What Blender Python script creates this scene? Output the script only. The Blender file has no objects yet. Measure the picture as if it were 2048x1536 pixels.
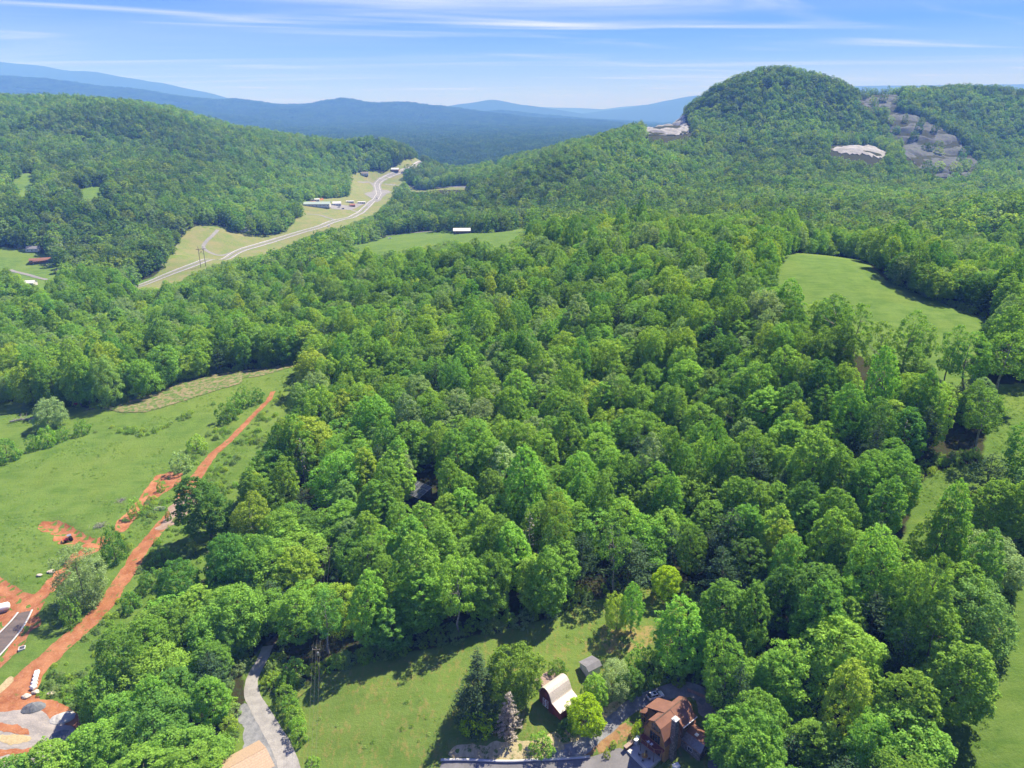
import bpy, bmesh, math, random
import numpy as np
from mathutils import Vector, Matrix
from mathutils.geometry import delaunay_2d_cdt

# ---------------------------------------------------------------- camera, sky, sun, exposure
scene = bpy.context.scene
col = scene.collection
R = math.radians
cam_data = bpy.data.cameras.new('camera'); camera = bpy.data.objects.new('camera', cam_data); col.objects.link(camera)
camera.location = (0, 0, 150); camera.rotation_euler = (R(90 - 20.5605), 0, 0)
cam_data.sensor_width = 36; cam_data.lens = 24.98; cam_data.clip_start = .5; cam_data.clip_end = 90000
scene.camera = camera

SUN_AZ, SUN_EL = 48.0, 56.0            # degrees right of the viewing direction (+Y), above the horizon
world = bpy.data.worlds.new('World'); scene.world = world; world.use_nodes = True
wn, wl = world.node_tree.nodes, world.node_tree.links
wn.clear()
def W(t, **k):
    n = wn.new(t)
    for a, b in k.items(): setattr(n, a, b)
    return n
def wmath(op, a, b=None, c=None):
    n = W('ShaderNodeMath', operation=op)
    for i, v in enumerate((a, b, c)):
        if v is None: continue
        if isinstance(v, (int, float)): n.inputs[i].default_value = v
        else: wl.new(v, n.inputs[i])
    return n.outputs[0]
sky = W('ShaderNodeTexSky', sky_type='NISHITA', sun_disc=False, sun_elevation=R(SUN_EL), sun_rotation=R(SUN_AZ),
        altitude=700, air_density=1.0, dust_density=.05, ozone_density=6.0)
hsv = W('ShaderNodeHueSaturation'); hsv.inputs['Saturation'].default_value = SKY_SAT = 1.6; hsv.inputs['Hue'].default_value = .530
wl.new(sky.outputs[0], hsv.inputs['Color'])
tint = W('ShaderNodeMix', data_type='RGBA', blend_type='MULTIPLY'); tint.inputs['Factor'].default_value = 1
wl.new(hsv.outputs[0], tint.inputs[6]); tint.inputs[7].default_value = (.70, .63, 1.10, 1)
# thin cirrus on a flat layer 8 km up
geo = W('ShaderNodeTexCoord'); sep = W('ShaderNodeSeparateXYZ'); wl.new(geo.outputs['Generated'], sep.inputs[0])
zc = wmath('MAXIMUM', sep.outputs[2], .012)
px = wmath('DIVIDE', sep.outputs[0], zc); py = wmath('DIVIDE', sep.outputs[1], zc)
def cloud(sx, sy, rot, seed, scale, lo, hi, detail=6, dist=.6):
    cmb = W('ShaderNodeCombineXYZ')
    c, s = math.cos(R(rot)), math.sin(R(rot))
    ax = wmath('ADD', wmath('MULTIPLY', px, c), wmath('MULTIPLY', py, s))
    ay = wmath('ADD', wmath('MULTIPLY', px, -s), wmath('MULTIPLY', py, c))
    wl.new(wmath('MULTIPLY', ax, sx), cmb.inputs[0]); wl.new(wmath('MULTIPLY', ay, sy), cmb.inputs[1])
    cmb.inputs[2].default_value = seed
    nz = W('ShaderNodeTexNoise'); nz.inputs['Scale'].default_value = scale; nz.inputs['Detail'].default_value = detail
    nz.inputs['Roughness'].default_value = .55; nz.inputs['Distortion'].default_value = dist
    wl.new(cmb.outputs[0], nz.inputs['Vector'])
    mr = W('ShaderNodeMapRange', interpolation_type='SMOOTHSTEP')
    mr.inputs['From Min'].default_value = lo; mr.inputs['From Max'].default_value = hi
    wl.new(nz.outputs[0], mr.inputs['Value'])
    return mr.outputs[0]
c1 = cloud(.30, 1.0, 14, 3.1, .42, .52, .82, 8, 1.2)
c2 = cloud(.22, .9, -10, 8.4, .30, .50, .86, 7, .9)
c3 = cloud(.16, .5, -4, 21.0, .18, .42, .80, 5, .5)
cov = wmath('MINIMUM', wmath('ADD', wmath('ADD', wmath('MULTIPLY', c1, .7), wmath('MULTIPLY', c2, .5)), wmath('MULTIPLY', c3, .25)), .85)
mixc = W('ShaderNodeMix', data_type='RGBA'); wl.new(cov, mixc.inputs['Factor'])
wl.new(tint.outputs[2], mixc.inputs[6]); mixc.inputs[7].default_value = (8.2, 8.6, 9.2, 1)
bg = W('ShaderNodeBackground'); bg.inputs['Strength'].default_value = .076
wl.new(mixc.outputs[2], bg.inputs['Color'])
wo = W('ShaderNodeOutputWorld'); wl.new(bg.outputs[0], wo.inputs['Surface'])

sun_data = bpy.data.lights.new('sun', 'SUN'); sun = bpy.data.objects.new('sun', sun_data); col.objects.link(sun)
sun_data.energy = 5.0; sun_data.angle = R(.55); sun_data.color = (1, .95, .86)
sdir = Vector((math.sin(R(SUN_AZ)) * math.cos(R(SUN_EL)), math.cos(R(SUN_AZ)) * math.cos(R(SUN_EL)), math.sin(R(SUN_EL))))
sun.rotation_euler = sdir.to_track_quat('Z', 'Y').to_euler(); sun.location = sdir * 300 + Vector((0, 200, 0))

scene.view_settings.view_transform = 'Standard'; scene.view_settings.look = 'None'
scene.view_settings.exposure = 1.04; scene.view_settings.gamma = 1.0; scene.view_settings.use_curve_mapping = False
cy = scene.cycles
cy.max_bounces = 6; cy.diffuse_bounces = 4; cy.glossy_bounces = 2; cy.transmission_bounces = 4; cy.volume_bounces = 1
cy.transparent_max_bounces = 4; cy.caustics_reflective = False; cy.caustics_refractive = False
cy.use_denoising = True; cy.denoiser = 'OPENIMAGEDENOISE'; cy.sample_clamp_indirect = 6
cy.use_adaptive_sampling = False
random.seed(7); rng = np.random.default_rng(7)

# ---------------------------------------------------------------- terrain height
def _vnoise(x, y, seed=0):
    xi = np.floor(x).astype(np.int64); yi = np.floor(y).astype(np.int64)
    fx = x - xi; fy = y - yi
    fx = fx * fx * (3 - 2 * fx); fy = fy * fy * (3 - 2 * fy)
    def hsh(a, b):
        n = (a * 374761393 + b * 668265263 + seed * 974711) & 0x7fffffff
        n = ((n ^ (n >> 13)) * 1274126177) & 0x7fffffff
        return ((n ^ (n >> 16)) & 0xffff) / 65535.0
    return ((hsh(xi, yi) * (1 - fx) + hsh(xi + 1, yi) * fx) * (1 - fy)
            + (hsh(xi, yi + 1) * (1 - fx) + hsh(xi + 1, yi + 1) * fx) * fy)

def fbm(x, y, octaves=4, seed=0):
    v = 0; a = .5; t = 0
    for o in range(octaves):
        v = v + a * _vnoise(x * 2 ** o + 17.3 * o, y * 2 ** o - 9.1 * o, seed + o); t += a; a *= .5
    return v / t * 2 - 1

class Terrain:
    def __init__(self, cps, ridges):
        P = np.array(cps, float)
        self.c = P[:, :2] / 100.0
        n = len(P)
        d = np.hypot(self.c[:, None, 0] - self.c[None, :, 0], self.c[:, None, 1] - self.c[None, :, 1])
        K = self._k(d) + np.eye(n) * .02
        A = np.zeros((n + 3, n + 3)); A[:n, :n] = K; A[:n, n] = 1; A[:n, n + 1:] = self.c
        A[n:, :n] = A[:n, n:].T
        self.w = np.linalg.solve(A, np.concatenate([P[:, 2], [0, 0, 0]]))
        self.ridges = [(np.array(r[0], float), r[1], r[2], r[3]) for r in ridges]
    @staticmethod
    def _k(r):
        return r * r * np.log(r + 1e-9)
    def near(self, x, y):
        x = x / 100.0; y = y / 100.0
        n = len(self.c); out = self.w[n] + self.w[n + 1] * x + self.w[n + 2] * y
        for i in range(n):
            out = out + self.w[i] * self._k(np.hypot(x - self.c[i, 0], y - self.c[i, 1]))
        return out
    def far(self, x, y):
        base = -150 + 60 * np.abs(fbm(x / 900, y / 900, 4, 5))
        for pts, width, power, rough in self.ridges:
            best = None
            for a, b in zip(pts[:-1], pts[1:]):
                ab = b[:2] - a[:2]
                t = np.clip(((x - a[0]) * ab[0] + (y - a[1]) * ab[1]) / (ab @ ab), 0, 1)
                d = np.hypot(x - a[0] - t * ab[0], y - a[1] - t * ab[1])
                z = a[2] + (b[2] - a[2]) * t
                g = z * np.exp(-(d / width) ** power)
                best = g if best is None else np.maximum(best, g)
            sp = fbm(x / (width * .42), y / (width * .42), 4, 11 + int(rough * 1000) + int(width))
            m = np.clip(best / (pts[:, 2].max() + 1e-6), 0, 1)
            best = best * (1 + rough * sp * (1.15 - m))
            k = 40.0
            hi = np.maximum(base, best); lo = np.minimum(base, best)
            base = hi + k * np.log1p(np.exp(-(hi - lo) / k)) - k * .69 * np.exp(-(hi - lo) / k)
        return base
    def __call__(self, x, y):
        x = np.asarray(x, float); y = np.asarray(y, float)
        r = np.hypot(np.abs(x) * .9, y - 875)
        t = np.clip((r - 1850) / 900, 0, 1); t = t * t * (3 - 2 * t)
        nz = self.near(np.clip(x, -2100, 2400), np.clip(y, -75, 2600))
        dist = np.hypot(x, y)
        amp = np.clip((dist - 440) / 1000, 0, 1) * 8
        nz = np.clip(nz, -30, 330) + amp * fbm(x / 160, y / 160, 3, 3)
        hill = np.clip((dist - 800) / 500, 0, 1) * np.clip((nz - 22) / 40, 0, 1) * np.clip((205 - nz) / 70, 0, 1)
        nz = nz + hill * 20 * (np.abs(fbm(x / 300, y / 420, 3, 8)) * 2 - .55)
        z = nz * (1 - t)
        if np.any(t > 0):
            z = z + self.far(x, y) * t
        return z

# surveyed ground heights (x, y, z) in metres; z = 0 at the timber house
CONTROL_POINTS = [(40.0, 135.9, 0.0), (29.0, 138.8, 0.2), (52.2, 144.7, 2.5), (29.0, 148.8, 2.8), (12.6, 145.4, 5.2), (21.5, 155.1, 6.2), (-3.0, 133.0, -1.8),
(9.6, 137.9, 4.2), (-15.6, 136.0, 3.2), (-3.0, 137.3, 3.5), (16.1, 136.8, -1.0), (-17.9, 131.9, -1.5), (33.2, 132.9, -0.8), (52.7, 131.8, 1.2), (-41.7, 139.0, 0.0),
(-35.5, 149.3, 3.1), (-46.8, 133.1, -1.9), (-51.4, 152.4, 0.0), (-17.4, 158.9, 6.2), (32.6, 166.7, 10.0), (48.1, 179.4, 12.5), (-52.4, 163.0, 2.5), (-57.6, 139.3, -3.8),
(-72.1, 155.5, -3.0), (-74.2, 171.3, -1.2), (-67.2, 136.7, -4.2), (-127.2, 141.6, -6.2), (-137.0, 157.5, -5.0), (-157.9, 176.3, -3.8), (-102.9, 142.7, -7.5),
(-107.5, 167.2, -5.0), (-136.5, 177.1, -2.5), (-137.4, 213.6, 1.2), (-137.6, 269.8, 5.0), (-129.0, 356.4, 10.0), (-190.3, 257.2, 2.5), (-175.4, 214.5, 0.6),
(-250.1, 315.4, 2.5), (-214.5, 340.6, 5.0), (-173.6, 383.1, 8.8), (-121.1, 403.3, 12.5), (-160.9, 297.8, 5.6), (-64.0, 197.7, 2.5), (-75.4, 256.6, 7.5),
(-36.6, 241.9, 11.2), (-3.9, 195.5, 10.0), (-4.8, 255.4, 15.0), (43.8, 241.9, 11.2), (38.2, 278.4, 15.0), (-5.8, 321.1, 21.2), (67.1, 188.5, 15.0), (77.2, 151.0, 10.0),
(81.3, 129.1, 7.5), (90.7, 241.2, 22.5), (119.9, 224.7, 31.2), (148.0, 212.8, 33.8), (133.6, 155.8, 22.5), (115.8, 122.3, 15.0), (100.6, 178.0, 22.5), (188.6, 255.5, 41.2),
(163.9, 261.8, 45.0), (178.2, 364.3, 55.0), (219.7, 506.6, 57.5), (246.0, 353.1, 50.0), (229.6, 386.3, 55.0), (220.7, 420.9, 58.8), (197.0, 415.1, 60.0),
(91.8, 330.5, 43.8), (52.1, 406.0, 35.0), (-40.7, 450.2, 22.5), (-115.3, 489.7, 15.0), (233.5, 587.5, 46.0), (111.8, 587.5, 50.5), (10.2, 562.5, 42.1), (-65.8, 537.5, 27.6),
(-262.3, 375.5, 2.5), (-222.0, 411.0, 5.0), (-319.1, 475.0, -6.0), (-286.6, 550.0, -10.3), (-162.4, 537.5, 8.5), (-392.6, 761.0, -15.0), (-382.9, 869.9, -13.8),
(-330.5, 997.7, -11.2), (-267.0, 1274.4, -6.2), (-273.8, 1487.7, -2.5), (-326.3, 1718.5, 0.0), (-307.1, 2026.5, 6.2), (-410.9, 996.5, 7.5), (-392.6, 827.9, 0.0),
(-328.6, 1120.4, 1.2), (-561.3, 831.9, -12.5), (-536.2, 749.5, -12.5), (-336.0, 1273.5, 5.0), (-372.2, 600.0, 3.9), (-182.7, 830.5, 10.0), (-63.8, 880.5, 15.0),
(-98.3, 858.1, 12.5), (3.8, 921.9, 15.0), (-134.7, 1125.0, -6.6), (-17.5, 1062.5, 5.4), (170.4, 900.0, 26.7), (315.3, 875.0, 32.4), (399.8, 800.0, 29.6),
(387.1, 600.0, 30.5), (461.6, 700.0, 55.4), (548.9, 750.0, 58.0), (-84.1, 1687.5, 23.9), (-30.2, 1875.0, 36.7), (-201.0, 1937.5, 11.4), (20.1, 1875.0, 48.7),
(161.8, 1562.5, 92.9), (202.8, 1350.0, 93.9), (84.8, 1187.5, 53.8), (291.2, 1725.0, 121.8), (320.0, 1575.0, 117.7), (349.3, 1700.0, 138.4), (316.9, 1737.5, 118.5),
(401.3, 1787.5, 133.3), (431.2, 1800.0, 159.5), (481.0, 1825.0, 199.6), (544.9, 1850.0, 224.8), (595.1, 1862.5, 238.7), (455.7, 1662.5, 127.5), (808.4, 1875.0, 215.0),
(940.8, 2050.0, 201.1), (795.9, 1750.0, 132.9), (718.0, 1787.5, 176.6), (646.8, 1875.0, 243.9), (762.7, 1887.5, 230.2), (847.0, 1925.0, 189.7), (639.7, 1687.5, 132.7),
(419.4, 1475.0, 76.8), (505.8, 1437.5, 72.7), (302.2, 1187.5, 38.4), (453.3, 1162.5, 40.3), (688.1, 1475.0, 82.4), (614.8, 1350.0, 44.1), (1026.0, 2062.5, 206.5),
(1192.8, 2100.0, 216.7), (1411.9, 2125.0, 214.0), (1641.3, 2150.0, 212.4), (915.0, 1787.5, 144.5), (981.6, 1750.0, 120.7), (829.2, 1400.0, 46.3), (788.8, 1412.5, 51.6),
(1121.0, 1725.0, 79.1), (903.8, 1400.0, 34.6), (563.0, 1037.5, 29.0), (1124.7, 1562.5, 63.9), (-1251.5, 1875.0, 181.3), (-1494.9, 1875.0, 184.7), (-1139.1, 1912.5, 183.5),
(-985.3, 1875.0, 167.7), (-843.4, 1850.0, 142.3), (-720.5, 1837.5, 118.4), (-605.4, 1850.0, 101.1), (-477.8, 1875.0, 91.4), (-363.2, 1925.0, 85.6), (-281.5, 1975.0, 69.6),
(-233.2, 2000.0, 35.9), (-937.5, 1375.0, 88.9), (-711.9, 1375.0, 71.5), (-554.6, 1437.5, 50.6), (-409.4, 1625.0, 30.1), (-698.1, 1000.0, 34.9), (-550.4, 975.0, 24.3),
(-439.2, 1025.0, 12.2), (-377.5, 1187.5, 1.8), (-723.7, 1162.5, 57.8), (-834.5, 1000.0, 34.9), (-588.1, 1200.0, 40.0), (-564.0, 650.0, -4.1), (37.5, 2187.5, 12.5),
(246.4, 2125.0, 31.2), (375.1, 2062.5, 50.0), (541.9, 2187.5, 75.0), (794.6, 2250.0, 112.5), (1057.9, 2375.0, 100.0), (1443.0, 2500.0, 137.5), (-150.0, 75.0, -7.5),
(0.0, 75.0, -5.0), (150.0, 75.0, 7.5), (-375.0, 125.0, -5.0), (375.0, 187.5, 31.2), (0.0, -75.0, -7.5), (-375.0, -75.0, -7.5), (375.0, -75.0, 18.8), (525.0, 500.0, 37.5),
(-525.0, 375.0, -2.5), (1125.0, 875.0, 37.5), (-1250.0, 625.0, 0.0), (1750.0, 1500.0, 112.5), (-1875.0, 1250.0, 112.5)]

# far mountain crests: points, flank width, profile power, roughness
FAR_RIDGES = [([(-8862.6, 8968.8, 521.1), (-5937.3, 8968.8, 590.6), (-5076.8, 8968.8, 547.9), (-3895.9, 9141.2, 407.7), (-3187.0, 9313.8, 362.1), (-2636.2, 9486.2, 273.9),
(-2008.4, 9486.2, 348.9), (-1638.0, 9486.2, 325.9), (-1173.6, 9227.5, 264.6), (-730.9, 8968.8, 200.7), (-79.6, 8623.8, 124.0), (356.6, 8106.2, -113.0)], 1875.0, 1.25, 0.5),
([(-2630.5, 8623.8, 198.1), (-2012.0, 7933.8, 95.9), (-1561.1, 7245.0, -35.5)], 700.0, 1.3, 0.2), ([(-4713.1, 8278.8, 397.5), (-3451.8, 7588.8, 252.1),
(-2476.1, 6900.0, 123.7), (-1916.3, 6210.0, -9.7)], 800.0, 1.3, 0.2), ([(-1386.5, 8623.8, 145.0), (-842.6, 7761.2, 48.8), (-432.4, 6900.0, -70.3)], 650.0, 1.3, 0.2),
([(-1231.7, 11385.0, 114.8), (-179.5, 11385.0, 241.0), (494.8, 11385.0, 171.1), (1098.5, 11385.0, 58.4), (1736.8, 11040.0, -194.5)], 1375.0, 1.3, 0.2),
([(-18194.7, 14833.8, 1433.9), (-11632.3, 14833.8, 1244.5), (-9751.3, 14833.8, 1166.4), (-8916.4, 14833.8, 1070.7), (-8265.0, 14833.8, 991.9), (-7462.0, 15006.2, 895.0),
(-7027.1, 15178.8, 795.1), (-6522.4, 15523.8, 557.8), (-5779.2, 15868.8, 247.7)], 2375.0, 1.3, 0.18), ([(-6229.5, 17500.0, 471.7), (-5512.0, 18125.0, 405.8),
(-3996.4, 18750.0, 230.8)], 1875.0, 1.3, 0.12), ([(-3556.4, 21250.0, 150.0), (-2421.7, 21250.0, 488.8), (-1680.1, 20625.0, 314.9)], 1875.0, 1.3, 0.1),
([(-1790.2, 15625.0, 178.9), (-961.5, 15625.0, 418.2), (-398.2, 15625.0, 494.2), (163.7, 15625.0, 399.1), (780.5, 15625.0, 255.8),
(1606.4, 15625.0, 140.4)], 1875.0, 1.3, 0.1), ([(516.1, 21875.0, 458.8), (1233.9, 21875.0, 418.7), (1951.7, 21875.0, 405.3), (2671.0, 21875.0, 365.1),
(3383.6, 21875.0, 458.8), (4238.9, 21875.0, 525.4)], 2500.0, 1.3, 0.1), ([(1953.8, 16875.0, 222.8), (3052.6, 16875.0, 388.2), (3597.3, 16875.0, 491.0),
(4082.6, 16875.0, 613.7), (5226.1, 16875.0, 715.4), (7405.1, 16875.0, 816.7), (13961.7, 16875.0, 867.1)], 2375.0, 1.3, 0.1)]

# outlines of open ground and of ground sheets, (x, y) in metres
OUTLINE = {}
OUTLINE['lawn'] = [(-65.3, 156.8), (-61.3, 157.7), (-54.7, 160.5), (-51.1, 160.7), (-46.4, 162.1), (-32.2, 163.8), (-18.0, 166.8), (-3.5, 169.8), (11.3, 174.2),
(27.0, 181.1), (38.8, 187.8), (46.1, 185.1), (53.1, 181.4), (50.9, 174.7), (45.7, 170.5), (43.1, 164.2), (38.8, 159.8), (36.8, 155.7), (51.2, 152.3), (54.9, 145.3),
(55.2, 135.7), (53.7, 126.7), (54.4, 117.0), (-54.6, 120.6), (-53.3, 133.4), (-58.0, 143.1), (-63.2, 149.6)]
OUTLINE['lane_yard'] = [(-77.1, 175.6), (-73.0, 174.9), (-72.1, 164.6), (-70.7, 160.1), (-60.3, 149.2), (-53.0, 138.2), (-45.0, 120.0), (-65.6, 121.3), (-72.4, 140.3),
(-75.7, 152.7), (-75.1, 155.9), (-78.9, 164.8)]
OUTLINE['left_field'] = [(-408.6, 378.5), (-288.7, 371.9), (-254.9, 359.1), (-213.1, 347.9), (-194.9, 372.7), (-177.8, 393.7), (-138.4, 400.8), (-120.5, 414.9),
(-115.4, 404.7), (-114.0, 374.4), (-116.2, 354.2), (-113.8, 323.5), (-115.2, 300.6), (-115.7, 284.7), (-115.5, 268.2), (-115.4, 239.8), (-119.7, 233.6), (-122.3, 226.2),
(-124.7, 215.0), (-126.2, 204.8), (-127.1, 196.6), (-126.5, 183.2), (-128.1, 175.6), (-130.6, 169.0), (-130.3, 162.8), (-126.7, 156.9), (-120.4, 153.0), (-117.6, 149.1),
(-117.5, 145.2), (-117.7, 139.9), (-118.4, 135.5), (-114.4, 122.8), (-169.3, 121.8)]
OUTLINE['upper_field'] = [(160.6, 442.6), (185.6, 491.6), (219.1, 541.1), (281.3, 590.5), (237.2, 464.7), (224.3, 422.0), (233.2, 393.1), (251.6, 360.0), (240.4, 331.9),
(217.5, 305.0), (191.8, 282.2), (178.4, 289.5), (173.1, 310.1), (175.2, 334.8), (164.0, 368.6), (151.4, 393.5)]
OUTLINE['ridge_strip'] = [(188.6, 265.8), (201.9, 279.4), (237.0, 288.3), (213.2, 232.8), (183.8, 213.8), (170.2, 213.7), (165.2, 216.6), (178.2, 240.1)]
OUTLINE['small_glade'] = [(133.8, 210.9), (142.1, 217.5), (153.0, 222.4), (164.0, 223.5), (166.8, 216.5), (159.2, 206.4), (148.6, 204.8), (141.3, 203.2), (133.0, 205.7)]
OUTLINE['right_pasture'] = [(164.5, 191.8), (147.8, 175.9), (140.0, 165.3), (130.8, 154.3), (123.2, 145.7), (115.9, 139.4), (106.3, 133.4), (99.9, 127.6), (93.7, 119.3),
(86.9, 109.7), (150.8, 103.9), (241.4, 204.3)]
OUTLINE['highway_cut'] = [(-372.1, 675.7), (-396.1, 809.1), (-436.0, 933.1), (-435.3, 981.2), (-430.9, 1004.7), (-412.3, 1009.4), (-384.8, 998.0), (-340.8, 1020.7),
(-328.7, 1066.4), (-338.2, 1169.3), (-366.4, 1232.8), (-363.2, 1279.1), (-347.5, 1357.1), (-328.8, 1438.9), (-359.2, 1629.3), (-382.7, 1718.2), (-366.9, 1757.1),
(-318.4, 1784.0), (-286.7, 1816.1), (-252.2, 1935.5), (-374.4, 3208.8), (-319.9, 2989.8), (-227.1, 1878.6), (-260.0, 1794.2), (-266.7, 1751.9), (-246.8, 1735.9),
(-81.8, 1432.2), (-77.8, 1359.2), (-243.5, 1684.3), (-234.3, 1495.3), (-238.7, 1313.5), (-249.7, 1110.9), (-299.7, 1011.9), (-324.2, 829.1), (-347.3, 758.5),
(-338.5, 671.4)]
OUTLINE['farm_field'] = [(-195.2, 833.8), (-178.8, 1051.9), (-121.4, 1064.5), (-19.9, 841.2), (25.3, 1016.9), (30.4, 953.7), (11.3, 773.5), (-6.4, 648.8), (-41.8, 710.9),
(-67.0, 772.1), (-94.7, 733.6), (-133.1, 715.6)]
OUTLINE['valley_homes'] = [(-658.2, 867.1), (-607.3, 871.5), (-589.8, 872.0), (-547.7, 850.6), (-489.9, 776.3), (-454.6, 703.1), (-432.4, 624.9), (-496.5, 638.1)]
OUTLINE['meadow_far'] = [(-794.7, 1178.1), (-802.4, 1218.5), (-796.6, 1240.2), (-752.1, 1162.9), (-721.6, 1085.3), (-726.1, 1063.6)]
OUTLINE['meadow_far_b'] = [(-655.9, 1097.7), (-652.6, 1135.9), (-631.2, 1146.3), (-604.0, 1082.5), (-619.6, 1053.4)]
OUTLINE['quarry_bench'] = [(398.1, 2300), (433.7, 2300), (486.8, 2300), (399.6, 1721.7), (375.4, 1597.0), (329.3, 1568.0), (275.6, 1547.3)]
OUTLINE['spoil_tip'] = [(632.1, 1485.3), (672.2, 1500.0), (778.9, 1641.4), (779.6, 1584.1), (742.2, 1467.7), (720.2, 1436.4), (690.9, 1442.4), (655.0, 1456.6)]
OUTLINE['quarry_cliff'] = [(895.0, 1817.2), (962.7, 1887.1), (1002.2, 1862.8), (1024.6, 1784.5), (994.8, 1652.5), (998.3, 1574.7), (907.2, 1431.2), (812.9, 1384.1),
(782.0, 1398.7), (782.5, 1473.5), (862.7, 1702.6)]
OUTLINE['upper_cliff'] = [(1031.9, 2300), (1102.9, 2300), (1016.1, 2005.6), (970.8, 1905.2), (867.6, 1833.5), (825.0, 1823.3)]
OUTLINE['power_cut'] = [(-56.8, 1713.1), (-39.6, 3105.0), (-16.7, 3104.1), (-31.5, 1606.3)]
OUTLINE['hollow'] = [(33.1, 260.1), (45.3, 267.7), (62.6, 260.6), (79.7, 257.1), (91.3, 257.2), (91.8, 252.0), (79.8, 249.7), (61.1, 252.7), (44.2, 259.2), (34.1, 251.1)]
OUTLINE['lane_gap'] = [(-75.5, 173.4), (-70.0, 180.5), (-64.9, 189.4), (-66.3, 202.7), (-71.1, 224.2), (-77.6, 249.9), (-80.9, 266.4), (-81.4, 282.2), (-77.2, 280.3),
(-75.1, 263.6), (-71.8, 245.6), (-66.3, 223.5), (-61.0, 200.5), (-58.3, 184.7), (-55.9, 171.6), (-55.2, 162.3), (-61.9, 165.4), (-71.2, 168.9)]
OUTLINE['pavilion_gap'] = [(-43.2, 240.1), (-41.1, 256.7), (-35.4, 257.4), (-27.5, 248.9), (-27.7, 240.6), (-32.9, 235.1)]
OUTLINE['dug_clay'] = [(-184.6, 239.7), (-183.7, 242.4), (-179.4, 242.5), (-171.1, 238.4), (-162.6, 232.9), (-155.7, 229.6), (-154.1, 232.6), (-151.2, 230.7),
(-150.3, 224.0), (-155.9, 224.8), (-163.8, 225.6), (-169.1, 227.0), (-172.7, 229.5), (-174.0, 232.7), (-177.7, 234.8), (-181.1, 235.6)]
OUTLINE['clay_bank'] = [(-153.7, 274.9), (-149.6, 277.6), (-143.2, 275.9), (-141.3, 267.6), (-143.2, 262.2), (-145.4, 257.8), (-147.0, 253.4), (-147.0, 247.0),
(-147.4, 240.8), (-147.0, 233.7), (-151.8, 232.5), (-153.6, 239.0), (-153.3, 248.6), (-153.1, 256.6), (-153.8, 265.9)]
OUTLINE['clay_yard'] = [(-199.1, 207.6), (-179.3, 209.5), (-173.0, 205.6), (-164.6, 200.4), (-161.5, 200.4), (-160.8, 207.8), (-160.5, 215.3), (-158.3, 215.8),
(-154.7, 208.9), (-155.7, 202.1), (-156.3, 198.9), (-155.8, 194.8), (-154.1, 190.3), (-151.5, 187.1), (-153.0, 183.6), (-151.8, 177.9), (-152.2, 172.5), (-153.5, 167.4),
(-160.0, 154.1)]
OUTLINE['clay_flat'] = [(-161.9, 156.7), (-147.4, 160.4), (-144.3, 165.9), (-141.6, 171.3), (-138.7, 171.3), (-138.4, 166.2), (-137.0, 160.9), (-135.8, 158.9),
(-132.3, 157.9), (-126.1, 155.8), (-121.2, 154.0), (-117.6, 151.8), (-118.7, 149.9), (-117.0, 148.0), (-116.8, 144.0), (-117.4, 139.9), (-117.2, 135.6), (-113.2, 122.9),
(-145.9, 122.1)]
OUTLINE['clay_spur'] = [(-151.2, 230.7), (-150.6, 223.7), (-155.2, 216.8), (-158.0, 215.3), (-157.6, 211.6), (-161.0, 214.3), (-159.4, 221.1), (-154.7, 227.7)]
OUTLINE['gravel_pad'] = [(-159.2, 152.9), (-142.9, 153.6), (-137.6, 154.0), (-131.9, 154.2), (-128.4, 152.0), (-123.6, 150.0), (-120.0, 148.8), (-118.2, 146.1),
(-118.8, 142.4), (-119.6, 140.3), (-119.6, 135.5), (-115.6, 122.8), (-136.6, 122.3)]
OUTLINE['rib_clay_a'] = [(-148.4, 149.5), (-137.2, 149.1), (-131.3, 147.9), (-129.6, 145.9), (-134.2, 146.4), (-146.6, 146.9)]
OUTLINE['rib_straw_a'] = [(-146.4, 146.6), (-134.0, 146.1), (-129.4, 145.6), (-128.3, 144.7), (-131.1, 143.7), (-143.8, 142.9)]
OUTLINE['rib_clay_b'] = [(-142.6, 141.1), (-129.9, 141.8), (-126.5, 142.2), (-124.9, 139.4), (-128.7, 139.9), (-140.7, 138.4)]
OUTLINE['rib_straw_b'] = [(-140.3, 137.9), (-129.9, 139.7), (-126.8, 140.5), (-125.4, 139.1), (-127.4, 137.7), (-138.2, 134.9)]
OUTLINE['straw_strip'] = [(-150.6, 156.6), (-148.7, 162.4), (-148.2, 166.2), (-145.8, 165.0), (-145.8, 162.0), (-146.7, 159.4), (-148.0, 154.9)]
OUTLINE['new_road'] = [(-162.1, 192.0), (-158.1, 193.1), (-156.8, 188.3), (-156.3, 183.3), (-156.4, 178.9), (-156.7, 174.6), (-157.1, 168.4), (-156.9, 157.5),
(-164.0, 157.5), (-164.3, 172.3), (-163.2, 179.8), (-162.7, 183.8), (-162.0, 187.8)]
OUTLINE['meadow_tan'] = [(-217.4, 348.5), (-215.9, 363.7), (-207.6, 369.6), (-194.8, 378.7), (-180.8, 386.7), (-161.4, 389.4), (-153.5, 381.9), (-153.1, 374.4),
(-165.9, 363.9), (-179.3, 350.2), (-191.0, 340.9), (-201.8, 341.6), (-210.2, 345.0)]
OUTLINE['meadow_tan_b'] = [(-177.9, 390.3), (-160.8, 396.0), (-144.0, 399.2), (-128.3, 407.5), (-122.8, 415.4), (-121.8, 406.1), (-135.7, 391.9), (-150.4, 383.1),
(-167.4, 382.2)]
OUTLINE['gravel_lot'] = [(-76.6, 154.1), (-73.9, 155.4), (-71.0, 152.1), (-66.7, 147.3), (-63.1, 142.2), (-60.2, 137.5), (-57.4, 130.7), (-57.0, 120.7), (-65.6, 121.3),
(-67.2, 131.5), (-71.9, 145.8), (-75.1, 149.5)]
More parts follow.
